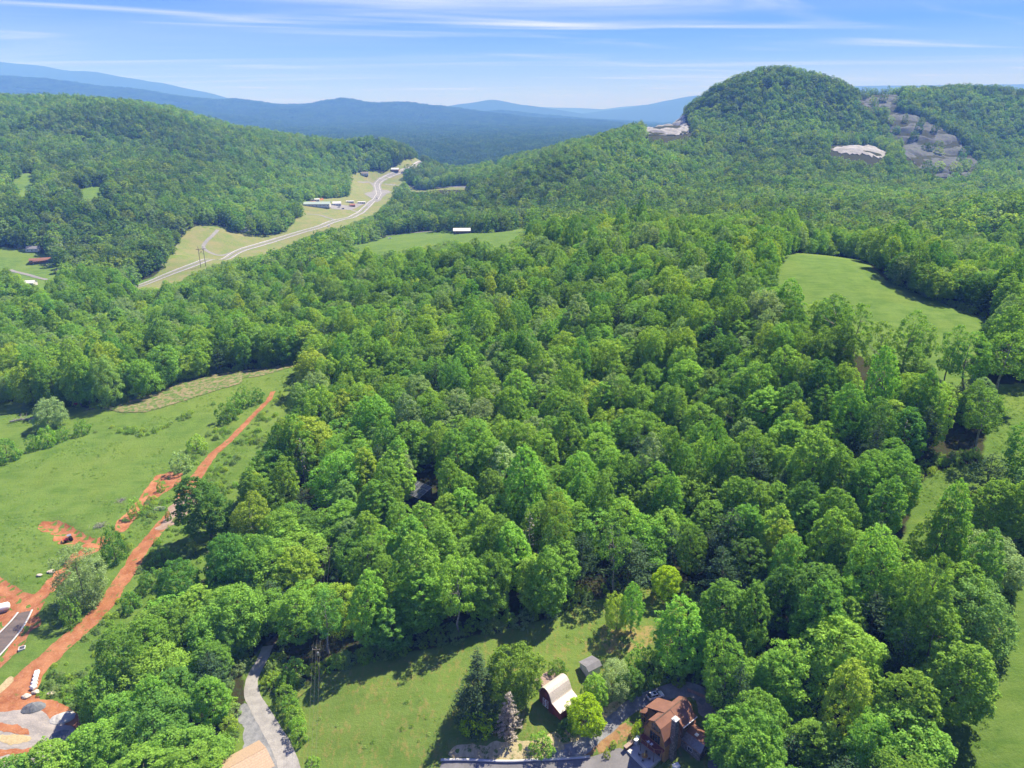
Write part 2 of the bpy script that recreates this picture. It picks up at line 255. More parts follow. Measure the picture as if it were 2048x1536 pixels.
OUTLINE['asphalt_drive'] = [(-17.7, 132.6), (-8.0, 132.5), (2.0, 132.2), (10.7, 132.7), (19.6, 134.2), (24.2, 135.7), (27.5, 137.0), (30.0, 135.0), (33.1, 132.4),
(33.7, 128.6), (34.4, 118.9), (-19.1, 119.5), (-18.2, 128.4)]
OUTLINE['straw_bank'] = [(-17.0, 134.3), (-12.5, 135.9), (-3.0, 136.6), (5.8, 136.5), (11.0, 138.6), (19.1, 143.7), (25.5, 147.8), (29.5, 149.6), (30.5, 148.0),
(25.1, 143.6), (18.0, 138.2), (10.8, 133.7), (4.5, 132.6), (-8.0, 132.8), (-16.7, 133.0)]
OUTLINE['mulch_bank'] = [(15.8, 133.6), (20.5, 137.2), (26.1, 141.5), (30.7, 143.7), (32.8, 143.4), (31.6, 140.3), (28.4, 138.3), (23.8, 135.9), (19.6, 134.4)]
OUTLINE['side_yard'] = [(48.4, 142.6), (50.4, 148.5), (53.1, 149.0), (55.5, 145.2), (53.7, 140.7), (50.2, 141.8)]
OUTLINE['rear_gravel'] = [(50.8, 150.5), (53.1, 149.0), (54.9, 145.3), (51.7, 143.0), (49.2, 144.3), (48.9, 148.0)]
OUTLINE['side_drive'] = [(48.1, 131.9), (49.8, 135.0), (52.4, 135.4), (53.0, 132.0), (52.6, 126.9), (48.5, 127.4)]
OUTLINE['clay_lawn'] = [(26.4, 168.6), (28.9, 171.0), (33.3, 171.5), (39.1, 170.6), (43.3, 171.4), (41.3, 166.5), (37.1, 162.7), (31.9, 161.2), (27.1, 162.6),
(24.5, 164.9)]
OUTLINE['track_gravel'] = [(-136.9, 254.4), (-133.0, 257.9), (-127.7, 254.0), (-127.5, 247.6), (-129.3, 238.6), (-133.5, 233.3), (-136.3, 235.3), (-135.9, 243.1)]
OUTLINE['junction'] = [(-310.5, 1535.7), (-309.8, 1670.4), (-287.0, 1690.9), (-271.5, 1650.7), (-265.2, 1496.4), (-257.4, 1394.9), (-280.7, 1469.1)]
OUTLINE['shop_lot'] = [(-335.2, 1270.5), (-317.7, 1315.0), (-294.6, 1323.5), (-291.9, 1381.9), (-274.8, 1391.0), (-283.8, 1292.5), (-306.3, 1264.1)]
OUTLINE['clay_lot_far'] = [(-365.9, 1316.2), (-357.0, 1377.0), (-343.1, 1332.1), (-354.8, 1286.9)]
# centre lines of roads and tracks
TRACK = {}
TRACK['dirt_track'] = [(-130.2, 361.1), (-128.8, 349.7), (-130.7, 334.6), (-132.0, 316.3), (-133.6, 302.7), (-136.2, 292.9), (-135.8, 277.1), (-135.5, 264.9),
(-134.4, 251.4), (-134.3, 242.1), (-134.9, 236.5), (-135.1, 227.8), (-135.8, 220.6), (-134.7, 212.4), (-134.5, 204.8), (-134.3, 197.7), (-134.8, 191.6), (-136.3, 183.9),
(-138.8, 178.4), (-140.6, 172.1), (-142.2, 166.6), (-143.6, 161.3), (-144.9, 156.6)]
TRACK['lane'] = [(-74.4, 174.8), (-74.4, 170.4), (-75.0, 166.3), (-75.6, 162.9), (-74.7, 159.1), (-72.4, 155.5), (-68.5, 150.6), (-64.1, 145.2), (-59.3, 139.1),
(-55.8, 133.2), (-52.1, 125.1), (-49.2, 117.9)]
TRACK['woods_lane'] = [(-74.4, 174.8), (-69.9, 180.0), (-64.4, 189.3), (-64.3, 201.2), (-68.6, 223.8), (-74.7, 249.4), (-77.6, 265.9), (-79.1, 281.8)]
TRACK['gravel_drive'] = [(10.1, 133.1), (15.9, 135.3), (20.0, 138.1), (24.5, 141.7), (28.6, 145.1), (31.8, 147.5), (35.1, 149.1), (40.1, 150.6), (47.1, 152.0),
(50.8, 150.5), (52.3, 148.4)]
TRACK['highway'] = [(-384.1, 693.4), (-389.0, 753.7), (-378.6, 767.2), (-354.0, 802.5), (-360.0, 924.7), (-333.0, 1005.8), (-288.1, 1080.8), (-268.8, 1200.6),
(-266.4, 1341.6), (-274.2, 1472.1), (-283.8, 1561.8), (-308.6, 1690.0), (-318.5, 1721.8), (-315.4, 1746.8), (-298.7, 1778.5), (-273.3, 1804.3), (-248.1, 1847.1),
(-236.1, 1960.2)]
TRACK['bank_road'] = [(-334.1, 997.9), (-354.6, 946.7), (-370.9, 901.9), (-393.3, 915.1), (-402.3, 925.8), (-404.3, 945.1), (-403.2, 965.5), (-404.3, 989.1)]
TRACK['shop_road'] = [(-272.8, 1285.5), (-297.3, 1294.2), (-310.1, 1281.3)]
TRACK['home_road'] = [(-282.8, 1148.4), (-319.8, 1206.9), (-341.2, 1209.5)]
TRACK['farm_track'] = [(-188.4, 813.9), (-203.9, 975.7), (-183.8, 1038.1), (-149.8, 1054.7), (-116.3, 1051.1)]
TRACK['valley_drive'] = [(-574.9, 807.6), (-539.1, 779.2), (-505.6, 748.6), (-489.1, 738.9)]
TRACK['cross_road'] = [(-308.6, 1690.0), (-334.0, 1731.7), (-356.4, 1698.1)]
TRACK['cross_road_b'] = [(-299.7, 1735.7), (-264.2, 1734.0), (-191.3, 1714.2), (-85.3, 1408.2)]
TRACK['quarry_road'] = [(367.8, 1528.5), (377.1, 1500.6), (420.6, 1511.4), (486.8, 1528.4), (544.6, 1517.7), (599.7, 1503.4), (633.3, 1488.4)]
TRACK['hedge_left'] = [(-233.9, 291.4), (-230.8, 300.8), (-224.9, 310.5), (-214.3, 317.5), (-204.4, 322.0)]
TRACK['contour_left'] = [(-203.8, 320.9), (-195.8, 322.3), (-178.7, 315.4), (-171.8, 321.8), (-159.2, 346.9)]
# single trees and shrubs that stand apart: kind, x, y, height, crown width, tone, label
SINGLE_TREES = [
    ('spruce', -8.7, 143.3, 21.2, 14.6, 'pine', 'tall dark green spruce on the lawn beside the leafless grey conifer'),
    ('oak', 0.3, 146.2, 18.2, 12.7, 'bright', 'wide bright green tree shading the left side of the red barn'),
    ('dead', -0.8, 138.5, 13.2, 6.4, 'grey', 'leafless grey conifer on the lawn in front of the red barn'),
    ('shrub', -8.9, 139.8, 6.9, 8.0, 'lime', 'lime green bush at the foot of the tall dark spruce'),
    ('shrub', -5.0, 140.7, 3.8, 4.4, 'bright', 'small leafy bush beside the lime bush under the dark spruce'),
    ('oak', 19.1, 140.2, 11.6, 9.3, 'lime', 'yellow lime tree hiding the lean-to corner of the red barn'),
    ('tulip', 21.8, 146.9, 11.1, 6.6, 'bright', 'upright bright green tree between the yellow lime tree and the white shed'),
    ('loose', 27.2, 150.5, 11.8, 8.4, 'silver', 'feathery grey green tree beside the white garden shed'),
    ('oak', 31.6, 150.1, 9.8, 7.0, 'deep', 'dark glossy evergreen tree between the grey feathery tree and the gravel drive'),
    ('shrub', 12.5, 154.3, 5.3, 4.9, 'mid', 'rounded green bush behind the brown roofed lean-to of the barn'),
    ('shrub', 14.4, 139.3, 4.7, 5.1, 'deep', 'dark green bush under the yellow lime tree'),
    ('shrub', 7.3, 134.3, 5.9, 5.5, 'bright', 'spiky green bush on the straw covered bank'),
    ('tulip', 34.6, 168.2, 17.9, 6.1, 'bright', 'taller of two trees standing in the bare patch of the upper lawn'),
    ('oak', 30.4, 169.2, 13.0, 6.4, 'yellow', 'shorter yellow green one of two trees in the bare patch of lawn'),
    ('oak', 47.1, 181.3, 10.7, 8.6, 'lime', 'round lime green tree at the top corner of the lawn'),
    ('tulip', 45.9, 155.6, 24.2, 13.8, 'bright', 'large domed tree between the upper lawn and the brown roofed house'),
    ('shrub', 36.5, 155.4, 10.3, 8.0, 'mid', 'big rounded bush at the edge of the upper lawn below the large domed tree'),
    ('shrub', 32.5, 139.8, 5.4, 3.1, 'lime', 'round clipped bush beside the timber front of the house'),
    ('shrub', 23.9, 134.7, 2.3, 1.8, 'yellow', 'small shrub on the mulch bank, the one lower down toward the asphalt'),
    ('shrub', 25.8, 137.2, 2.0, 1.7, 'yellow', 'small shrub on the mulch bank, the one higher up toward the gravel drive'),
    ('shrub', -50.1, 133.5, 2.5, 4.0, 'bright', 'low bush at the lawn edge beside the asphalt end of the lane'),
    ('shrub', 51.0, 134.9, 4.9, 5.0, 'deep', 'dark bush behind the low wing of the brown roofed house'),
    ('loose', -141.7, 195.3, 22.1, 14.3, 'silver', 'large billowing willow like tree between the clay road and the red dirt track'),
    ('shrub', -142.1, 216.5, 14.5, 7.5, 'deep', 'dark conical bush beside the dug out red clay hollow'),
    ('tulip', -112.1, 228.9, 27.3, 16.5, 'deep', 'tall dense dark green tree standing beside the red dirt track'),
    ('shrub', -141.1, 186.7, 11.0, 6.1, 'bright', 'leafy young tree on the grass beside the red dirt track near the clay yard'),
    ('shrub', -147.9, 244.2, 8.5, 5.1, 'bright', 'small round tree on the red clay strip'),
    ('shrub', -146.7, 262.4, 4.7, 2.9, 'mid', 'tiny tree at the top of the red clay strip'),
    ('shrub', -147.4, 254.1, 2.8, 2.4, 'mid', 'sapling beside the grey rubble heap on the red clay strip'),
    ('shrub', -133.5, 240.4, 4.5, 2.3, 'deep', 'thin dark sapling standing in the red dirt track'),
    ('shrub', -144.1, 277.6, 10.2, 7.4, 'silver', 'grey green bush on the bank above the red dirt track'),
    ('shrub', -145.3, 296.5, 8.1, 7.9, 'bright', 'bright bush on the bank near the bend of the red dirt track'),
    ('shrub', -142.0, 326.1, 10.8, 9.0, 'mid', 'lowest of three trees in the row above the top of the dirt track'),
    ('shrub', -141.5, 335.9, 11.0, 8.7, 'mid', 'middle of three trees in the row above the top of the dirt track'),
    ('shrub', -140.1, 343.6, 11.2, 7.8, 'mid', 'uppermost of three trees in the row above the top of the dirt track'),
    ('shrub', -134.2, 347.3, 8.5, 6.9, 'deep', 'dark bush beside the upper end of the red dirt track'),
    ('oak', -232.9, 327.7, 15.5, 13.6, 'silver', 'old pale tree standing alone in the field by the fallen trunk'),
    ('shrub', -221.2, 307.6, 10.4, 7.6, 'bright', 'larger sapling in the hedge row below the old pale tree'),
    ('shrub', -217.6, 312.4, 7.4, 6.3, 'bright', 'slender sapling in the hedge row below the old pale tree'),
    ('shrub', -211.1, 318.3, 8.0, 6.9, 'bright', 'sapling at the end of the hedge row toward the mown field'),
    ('shrub', -225.5, 302.8, 8.3, 5.2, 'bright', 'small sapling in the middle of the field hedge row'),
    ('shrub', -231.9, 293.6, 11.1, 10.1, 'mid', 'broad sapling at the edge of the field hedge row'),
    ('shrub', -125.0, 193.0, 6.7, 5.6, 'deep', 'dark bush on the wood side of the red dirt track'),
    ('shrub', -122.9, 202.7, 7.7, 6.8, 'deep', 'tall dark bush pressed against the red dirt track'),
    ('shrub', -124.4, 214.8, 7.1, 6.4, 'deep', 'dark leaning bush where the red track turns grey'),
    ('pine', 153.3, 203.1, 18.0, 12.7, 'pine', 'dark spreading pine at the edge of the small glade'),
    ('oak', 235.9, 324.9, 19.6, 16.7, 'mid', 'domed tree at the right hand corner of the ridge field'),
    ('shrub', -62.8, 154.0, 5.3, 5.0, 'bright', 'bushy shrub in the hedge between the pale lane and the lawn'),
    ('shrub', -60.5, 150.7, 5.2, 4.7, 'bright', 'bushy shrub in the hedge between the pale lane and the lawn'),
    ('shrub', -58.4, 147.1, 5.2, 4.8, 'bright', 'bushy shrub in the hedge between the pale lane and the lawn'),
    ('shrub', -56.7, 143.8, 5.1, 4.2, 'bright', 'bushy shrub in the hedge between the pale lane and the lawn'),
    ('shrub', -55.3, 140.8, 5.1, 3.7, 'bright', 'bushy shrub in the hedge between the pale lane and the lawn'),
    ('shrub', -63.7, 158.6, 5.4, 5.7, 'bright', 'bushy shrub in the hedge between the pale lane and the lawn'),
    ('shrub', -62.4, 162.0, 5.4, 6.3, 'bright', 'bushy shrub in the hedge between the pale lane and the lawn'),
    ('open', 147.7, 271.3, 30, 12.3, 'mid', 'tall open crowned tree with bare lower trunk in the line below the ridge field'),
    ('open', 162.7, 279.6, 30, 11.5, 'mid', 'tall open crowned tree with bare lower trunk in the line below the ridge field'),
    ('open', 172.6, 286.7, 23.2, 12.9, 'mid', 'tall open crowned tree with bare lower trunk in the line below the ridge field'),
    ('open', 172.8, 267.1, 29.7, 11.1, 'mid', 'tall open crowned tree with bare lower trunk in the line below the ridge field'),
    ('open', 179.5, 264.3, 28.1, 16.0, 'mid', 'tall open crowned tree with bare lower trunk in the line below the ridge field'),
    ('open', 194.2, 266.6, 30, 17.2, 'mid', 'tall open crowned tree with bare lower trunk in the line below the ridge field'),
    ('open', 166.3, 230.6, 24.9, 12.6, 'mid', 'tall open crowned tree with bare lower trunk in the line below the ridge field'),
    ('open', 147.0, 291.5, 30, 13.1, 'mid', 'tall open crowned tree with bare lower trunk in the line below the ridge field'),
    ('open', 142.7, 302.4, 30, 15.7, 'mid', 'tall open crowned tree with bare lower trunk in the line below the ridge field'),
]
# open swathes where no tall tree stands
SWATHE = {}
SWATHE['highway_near'] = [(-404.9, 747.9), (-382.9, 777.2), (-364.9, 938.8), (-291.7, 1095.6), (-275.7, 1390.7), (-292.0, 1620.4), (-274.0, 1810.3), (-242.6, 1758.7),
(-267.7, 1649.8), (-215.3, 1348.2), (-208.4, 1147.1), (-224.7, 1001.1), (-228.8, 773.6), (-272.0, 697.0), (-289.5, 633.4), (-299.6, 587.1), (-311.9, 571.7)]
SWATHE['farm_near'] = [(-191.3, 827.1), (-178.0, 1046.7), (-88.8, 1029.9), (-13.9, 834.3), (26.6, 1010.3), (18.0, 590.1), (8.1, 557.2), (-4.6, 545.5), (-15.2, 556.8),
(-34.4, 587.7), (-50.6, 584.3), (-67.4, 587.4), (-93.3, 594.2), (-119.8, 600.1), (-144.4, 635.0)]
SWATHE['ridge_near'] = [(170.5, 462.9), (210.5, 519.6), (220.6, 420.7), (250.1, 357.5), (189.0, 264.3), (179.5, 258.4), (176.0, 275.0), (170.9, 284.6), (160.7, 284.8),
(157.9, 296.6), (153.4, 316.1), (143.3, 324.9), (136.1, 330.3), (132.1, 357.1)]
SWATHE['homes_near'] = [(-618.7, 860.8), (-588.3, 869.4), (-539.7, 841.6), (-375.2, 583.2), (-371.7, 559.9), (-381.3, 553.0), (-427.3, 605.6), (-467.4, 643.8)]
SWATHE['meadow_near'] = [(-794.7, 1178.1), (-796.6, 1240.2), (-698.1, 1080.8), (-676.3, 1013.7), (-684.8, 1005.5)]
SWATHE['meadow_near_b'] = [(-655.9, 1097.7), (-631.2, 1146.3), (-564.9, 1014.0), (-581.1, 983.6)]
SWATHE['bench_near'] = [(396.0, 2300), (478.3, 2300), (407.2, 1705.8), (359.4, 1494.4), (305.6, 1454.1), (250.3, 1426.3)]
SWATHE['spoil_near'] = [(634.5, 1504.6), (793.5, 1660.9), (743.8, 1477.6), (696.3, 1380.7), (671.2, 1374.9), (631.9, 1393.3), (608.3, 1417.2)]
SWATHE['cliff_near'] = [(895.5, 1809.7), (1002.2, 1862.8), (994.8, 1652.5), (990.5, 1570.7), (851.0, 1351.9), (771.2, 1314.9), (750.9, 1336.5), (753.7, 1421.0),
(820.2, 1620.5)]
SWATHE['ledge_near'] = [(1031.9, 2300), (1016.1, 2005.6), (941.0, 1849.3), (847.9, 1793.9), (814.0, 1798.5)]
SWATHE['shops_near'] = [(-370.3, 1273.4), (-341.8, 1371.3), (-297.9, 1480.7), (-240.4, 1233.2), (-246.3, 1103.0), (-286.3, 1081.8), (-318.2, 1090.8)]
SWATHE['track_near'] = [(-125.0, 395.7), (-128.3, 349.7), (-137.3, 295.8), (-135.0, 243.8), (-135.3, 213.7), (-136.7, 184.5), (-142.9, 167.1), (-136.0, 159.2),
(-121.8, 153.0), (-119.2, 139.1), (-104.4, 121.5), (-103.9, 127.6), (-104.1, 132.6), (-107.3, 137.6), (-115.4, 142.2), (-117.5, 146.6), (-118.7, 153.9), (-116.7, 160.4),
(-114.2, 168.1), (-113.3, 176.8), (-113.5, 187.2), (-113.0, 197.0), (-107.4, 205.4), (-95.9, 210.9), (-99.5, 229.9), (-102.3, 254.2), (-102.0, 283.0), (-98.0, 327.0)]
SWATHE['tan_near'] = [(-73.4, 149.3), (-62.7, 148.0), (-44.9, 103.8), (-57.5, 104.2), (-62.5, 122.6), (-65.0, 130.6)]
SWATHE['house_near'] = [(31.7, 149.1), (51.0, 151.2), (54.2, 142.7), (52.7, 132.0), (49.4, 118.7), (46.5, 112.0), (19.0, 111.5), (25.3, 125.5)]
SWATHE['glade_near'] = [(136.5, 213.0), (152.6, 221.6), (163.3, 222.1), (137.7, 176.9), (127.9, 174.3), (120.1, 175.0), (114.3, 178.6)]
SWATHE['pavilion_near'] = [(-46.0, 259.5), (-26.8, 252.3), (-22.9, 210.2), (-25.4, 205.3), (-30.7, 208.0), (-35.9, 214.8), (-39.7, 217.6)]
SWATHE['valley_floor_near'] = [(-255.2, 1754.9), (-84.1, 1472.8), (-76.1, 1255.4), (-198.2, 1391.3)]
SWATHE['strip_near'] = [(196.7, 270.7), (219.4, 281.6), (157.4, 193.5), (149.5, 194.1), (158.6, 214.9)]
SWATHE['pasture_near'] = [(158.3, 189.9), (141.0, 167.0), (123.2, 145.7), (106.6, 134.1), (96.2, 122.3), (89.2, 109.7), (99.2, 120.1), (113.8, 131.1), (127.3, 146.8),
(141.7, 166.0)]

# ---------------------------------------------------------------- ground sheet
T = Terrain(CONTROL_POINTS, FAR_RIDGES)
def stretched(lo, hi, step, out_lo, out_hi, g):
    mid = list(np.arange(lo, hi + .01, step)); up = []; dn = []
    s, p = step, mid[-1]
    while p < out_hi: s *= g; p += s; up.append(p)
    s, p = step, mid[0]
    while p > out_lo: s *= g; p -= s; dn.append(p)
    return np.array(dn[::-1] + mid + up)
gx = stretched(-300, 286, 2.0, -20000, 19000, 1.03)
gy = stretched(90, 540, 2.0, -500, 30000, 1.022)
GX, GY = np.meshgrid(gx, gy)
GZ = T(GX, GY)
def inside(poly, x, y):
    poly = np.asarray(poly); x = np.asarray(x, float); y = np.asarray(y, float)
    r = np.zeros(x.shape, bool); n = len(poly)
    lo = poly.min(0); hi = poly.max(0)
    bb = (x >= lo[0]) & (x <= hi[0]) & (y >= lo[1]) & (y <= hi[1])
    if not bb.any(): return r
    xs = x[bb]; ys = y[bb]; q = np.zeros(xs.shape, bool)
    for i in range(n):
        x1, y1 = poly[i]; x2, y2 = poly[(i + 1) % n]
        if y1 == y2: continue
        c = ((y1 > ys) != (y2 > ys)) & (xs < (x2 - x1) * (ys - y1) / (y2 - y1) + x1)
        q ^= c
    r[bb] = q; return r
# diggings: the hollow in the field and the clay yard lie below the turf
for k, cut in (('dug_clay', 1.3), ('clay_yard', .7), ('clay_spur', .4), ('clay_bank', .5)):
    GZ = GZ - cut * inside(OUTLINE[k], GX, GY)
def height(x, y):
    """height of the ground sheet itself (bilinear on its grid)"""
    x = np.asarray(x, float); y = np.asarray(y, float)
    i = np.clip(np.searchsorted(gx, x) - 1, 0, len(gx) - 2); j = np.clip(np.searchsorted(gy, y) - 1, 0, len(gy) - 2)
    fx = (x - gx[i]) / (gx[i + 1] - gx[i]); fy = (y - gy[j]) / (gy[j + 1] - gy[j])
    return ((GZ[j, i] * (1 - fx) + GZ[j, i + 1] * fx) * (1 - fy) + (GZ[j + 1, i] * (1 - fx) + GZ[j + 1, i + 1] * fx) * fy)
def hz(x, y): return float(height(x, y))

# ---------------------------------------------------------------- materials (all procedural)
class NT:
    def __init__(self, name, attr=True):
        self.m = bpy.data.materials.new(name); self.m.use_nodes = True
        self.n = self.m.node_tree.nodes; self.l = self.m.node_tree.links; self.n.clear()
        self.out = self.n.new('ShaderNodeOutputMaterial')
    def new(self, t, ins=None, **k):
        n = self.n.new(t)
        for a, b in k.items(): setattr(n, a, b)
        for a, b in (ins or {}).items(): self.put(n.inputs[a], b)
        return n
    def put(self, sock, v):
        if hasattr(v, 'is_output'): self.l.new(v, sock)
        else:
            if isinstance(v, tuple) and len(v) == 3 and len(sock.default_value) == 4: v = v + (1,)
            sock.default_value = v
    def math(self, op, a, b=0, clamp=False):
        n = self.new('ShaderNodeMath', {0: a, 1: b}, operation=op); n.use_clamp = clamp; return n.outputs[0]
    def mix(self, f, a, b, mode='MIX'):
        n = self.new('ShaderNodeMix', data_type='RGBA', blend_type=mode)
        self.put(n.inputs[0], f); self.put(n.inputs[6], a); self.put(n.inputs[7], b); return n.outputs[2]
    def pos(self, sx=1, sy=1, sz=1, obj=False, rz=0):
        src = self.new('ShaderNodeTexCoord').outputs['Object'] if obj else self.new('ShaderNodeNewGeometry').outputs['Position']
        mp = self.new('ShaderNodeMapping', {'Vector': src, 'Scale': (sx, sy, sz), 'Rotation': (0, 0, rz)})
        return mp.outputs[0]
    def noise(self, scale, vec=None, detail=4, rough=.55, dist=0):
        n = self.new('ShaderNodeTexNoise', {'Scale': scale, 'Detail': detail, 'Roughness': rough, 'Distortion': dist})
        self.l.new(vec if vec is not None else self.pos(), n.inputs['Vector']); return n.outputs[0]
    def ramp(self, v, lo, hi, smooth=True):
        n = self.new('ShaderNodeMapRange', {'Value': v, 'From Min': lo, 'From Max': hi}, interpolation_type='SMOOTHSTEP' if smooth else 'LINEAR')
        n.clamp = True; return n.outputs[0]
    def bump(self, h, strength=.5, dist=.1):
        return self.new('ShaderNodeBump', {'Height': h, 'Strength': strength, 'Distance': dist}).outputs[0]
    def principled(self, color, rough=.8, normal=None, spec=.3, metal=0, **k):
        b = self.new('ShaderNodeBsdfPrincipled', {'Base Color': color, 'Roughness': rough, 'Specular IOR Level': spec, 'Metallic': metal})
        if normal is not None: self.l.new(normal, b.inputs['Normal'])
        self.l.new(b.outputs[0], self.out.inputs['Surface']); return self.m
MAT = {}
def plain(name, c, rough=.7, spec=.3, metal=0, var=.12, scale=2.0, bump=0, obj=True, streak=None):
    t = NT(name)
    v = t.pos(*(streak or (1, 1, 1)), obj=obj)
    n = t.noise(scale, v, 5)
    dark = tuple(q * (1 - var * 2) for q in c); lite = tuple(min(q * (1 + var * 1.6), .95) for q in c)
    cc = t.mix(t.ramp(n, .3, .7), dark, lite)
    MAT[name] = t.principled(cc, rough, t.bump(n, bump, .05) if bump else None, spec, metal)
    return MAT[name]

TONES = {'bright': (.134, .238, .036), 'mid': (.112, .208, .034), 'deep': (.080, .168, .032), 'silver': (.165, .236, .098),
         'yellow': (.175, .246, .034), 'lime': (.225, .320, .016), 'pine': (.054, .098, .042), 'grey': (.24, .22, .20)}
def leaf_material(name, tones, trans=.45, jitter=.8):
    t = NT(name)
    info = t.new('ShaderNodeObjectInfo'); g = t.new('ShaderNodeNewGeometry')
    if len(tones) == 1: c = tones[0] + (1,)
    else:
        r = t.new('ShaderNodeValToRGB'); el = r.color_ramp.elements
        while len(el) < len(tones): el.new(.5)
        for i, q in enumerate(tones):
            el[i].position = i / (len(tones) - 1); el[i].color = q + (1,)
        t.l.new(info.outputs['Random'], r.inputs[0]); c = r.outputs[0]
    # tree-to-tree and leaf-to-leaf variation
    r2 = t.new('ShaderNodeTexWhiteNoise', {'W': info.outputs['Random']}, noise_dimensions='1D').outputs['Value']
    h = t.new('ShaderNodeHueSaturation', {'Color': c, 'Hue': t.math('ADD', .488, t.math('MULTIPLY', r2, .024)), 'Saturation': 1.0,
              'Value': t.math('ADD', .80, t.math('MULTIPLY', info.outputs['Random'], .40))})
    rnd = g.outputs['Random Per Island']
    v = t.math('ADD', 1 - jitter * .5, t.math('MULTIPLY', rnd, jitter))
    c1 = t.new('ShaderNodeVectorMath', {0: h.outputs[0], 1: v}, operation='MULTIPLY')
    comb = t.new('ShaderNodeCombineXYZ', {0: v, 1: v, 2: v}); t.l.new(comb.outputs[0], c1.inputs[1])
    c2 = t.mix(1.0, c1.outputs[0], tuple(trans * q for q in (2.5, 2.3, 1.1)), 'MULTIPLY')
    d = t.new('ShaderNodeBsdfDiffuse', {'Color': c1.outputs[0]}); tr = t.new('ShaderNodeBsdfTranslucent', {'Color': c2})
    m1 = t.new('ShaderNodeAddShader', {0: d.outputs[0], 1: tr.outputs[0]})
    t.l.new(m1.outputs[0], t.out.inputs['Surface'])
    MAT[name] = t.m; return t.m
for k, c in TONES.items(): leaf_material('leaf_' + k, [c], .48 if k != 'pine' else .2)
TN = TONES
leaf_material('leaf_mix', [TN['deep'], TN['mid'], TN['bright'], TN['mid'], TN['silver'], TN['bright'], TN['bright'], TN['yellow'], TN['mid'], TN['deep']])
FT = ('deep', 'mid', 'bright', 'mid', 'silver', 'bright', 'yellow', 'mid', 'deep')
leaf_material('leaf_far', [tuple(.82 * q for q in TN[k]) for k in FT])
leaf_material('leaf_far_dark', [tuple(.60 * q for q in TN[k]) for k in FT])
leaf_material('leaf_far_light', [tuple(1.0 * q for q in TN[k]) for k in FT])
leaf_material('leaf_mountain', [(.050, .105, .034), (.078, .145, .042), (.034, .078, .028), (.060, .100, .044)], .4)
leaf_material('leaf_grass', [(.085, .165, .022), (.125, .205, .035), (.16, .22, .06)])
leaf_material('leaf_mix_pine', [TN['pine'], (.05, .085, .035)], .15)
leaf_material('leaf_scrub', [TN['mid'], TN['silver'], TN['bright'], TN['yellow'], TN['mid']])
plain('bark', (.16, .13, .10), .9, .1, var=.3, scale=3, bump=.4)
plain('bark_pale', (.30, .27, .23), .9, .1, var=.3, scale=3)
plain('dead_wood', (.27, .25, .235), .95, .1, var=.2, scale=3)

def ground_material():
    t = NT('ground_cover')
    at = t.new('ShaderNodeAttribute', attribute_name='cover'); sp = t.new('ShaderNodeSeparateColor', {0: at.outputs['Color']})
    grass, dry, far = sp.outputs[0], sp.outputs[1], sp.outputs[2]
    p = t.pos()
    n_big = t.noise(.018, p, 4); n_mid = t.noise(.12, p, 5, .6); n_fine = t.noise(1.1, p, 5, .7); n_tuft = t.noise(4.5, p, 3, .7)
    g1 = t.mix(t.ramp(n_mid, .35, .68), (.078, .146, .022), (.122, .200, .036))
    g1 = t.mix(t.math('MULTIPLY', t.ramp(n_big, .45, .65), .6), g1, (.165, .222, .040))
    g1 = t.mix(t.math('MULTIPLY', t.ramp(n_fine, .42, .72), .45), g1, (.052, .110, .014))
    g1 = t.mix(t.math('MULTIPLY', t.ramp(n_tuft, .5, .75), .35), g1, (.15, .24, .05))
    strk = t.noise(.22, t.pos(.25, 1.6, 1, rz=.75), 5, .7); weeds = t.noise(.35, p, 6, .75)
    g1 = t.mix(t.math('MULTIPLY', t.ramp(strk, .42, .62), .45), g1, (.145, .215, .046))
    g1 = t.mix(t.math('MULTIPLY', t.ramp(weeds, .56, .70), .55), g1, (.050, .112, .020))
    # dry, worn lawn: straw and reddish soil showing in streaks
    streak = t.noise(.55, t.pos(1, .35, 1, rz=.6), 6, .7)
    worn = t.math('MULTIPLY', dry, t.ramp(t.math('ADD', t.math('MULTIPLY', streak, .6), t.math('MULTIPLY', n_fine, .4)), .49, .63), True)
    soil = t.mix(t.ramp(n_tuft, .4, .6), (.30, .235, .09), (.33, .16, .07))
    g2 = t.mix(t.math('MULTIPLY', worn, .5), g1, soil)
    g2 = t.mix(t.math('MULTIPLY', dry, .15), g2, (.175, .225, .050))
    floor = t.mix(t.ramp(n_fine, .35, .7), (.045, .034, .020), (.038, .062, .018))
    c = t.mix(t.ramp(t.math('ADD', grass, t.math('MULTIPLY', t.math('SUBTRACT', n_fine, .5), .5)), .35, .65), floor, g2)
    wood = t.mix(t.ramp(t.noise(.03, p, 6, .75), .35, .65), (.014, .034, .012), (.028, .058, .020))
    c = t.mix(far, c, wood)
    b = t.bump(t.math('ADD', n_fine, t.math('MULTIPLY', n_tuft, .5)), .8, .35)
    return t.principled(c, .95, b, .05)
MAT['ground_cover'] = ground_material()

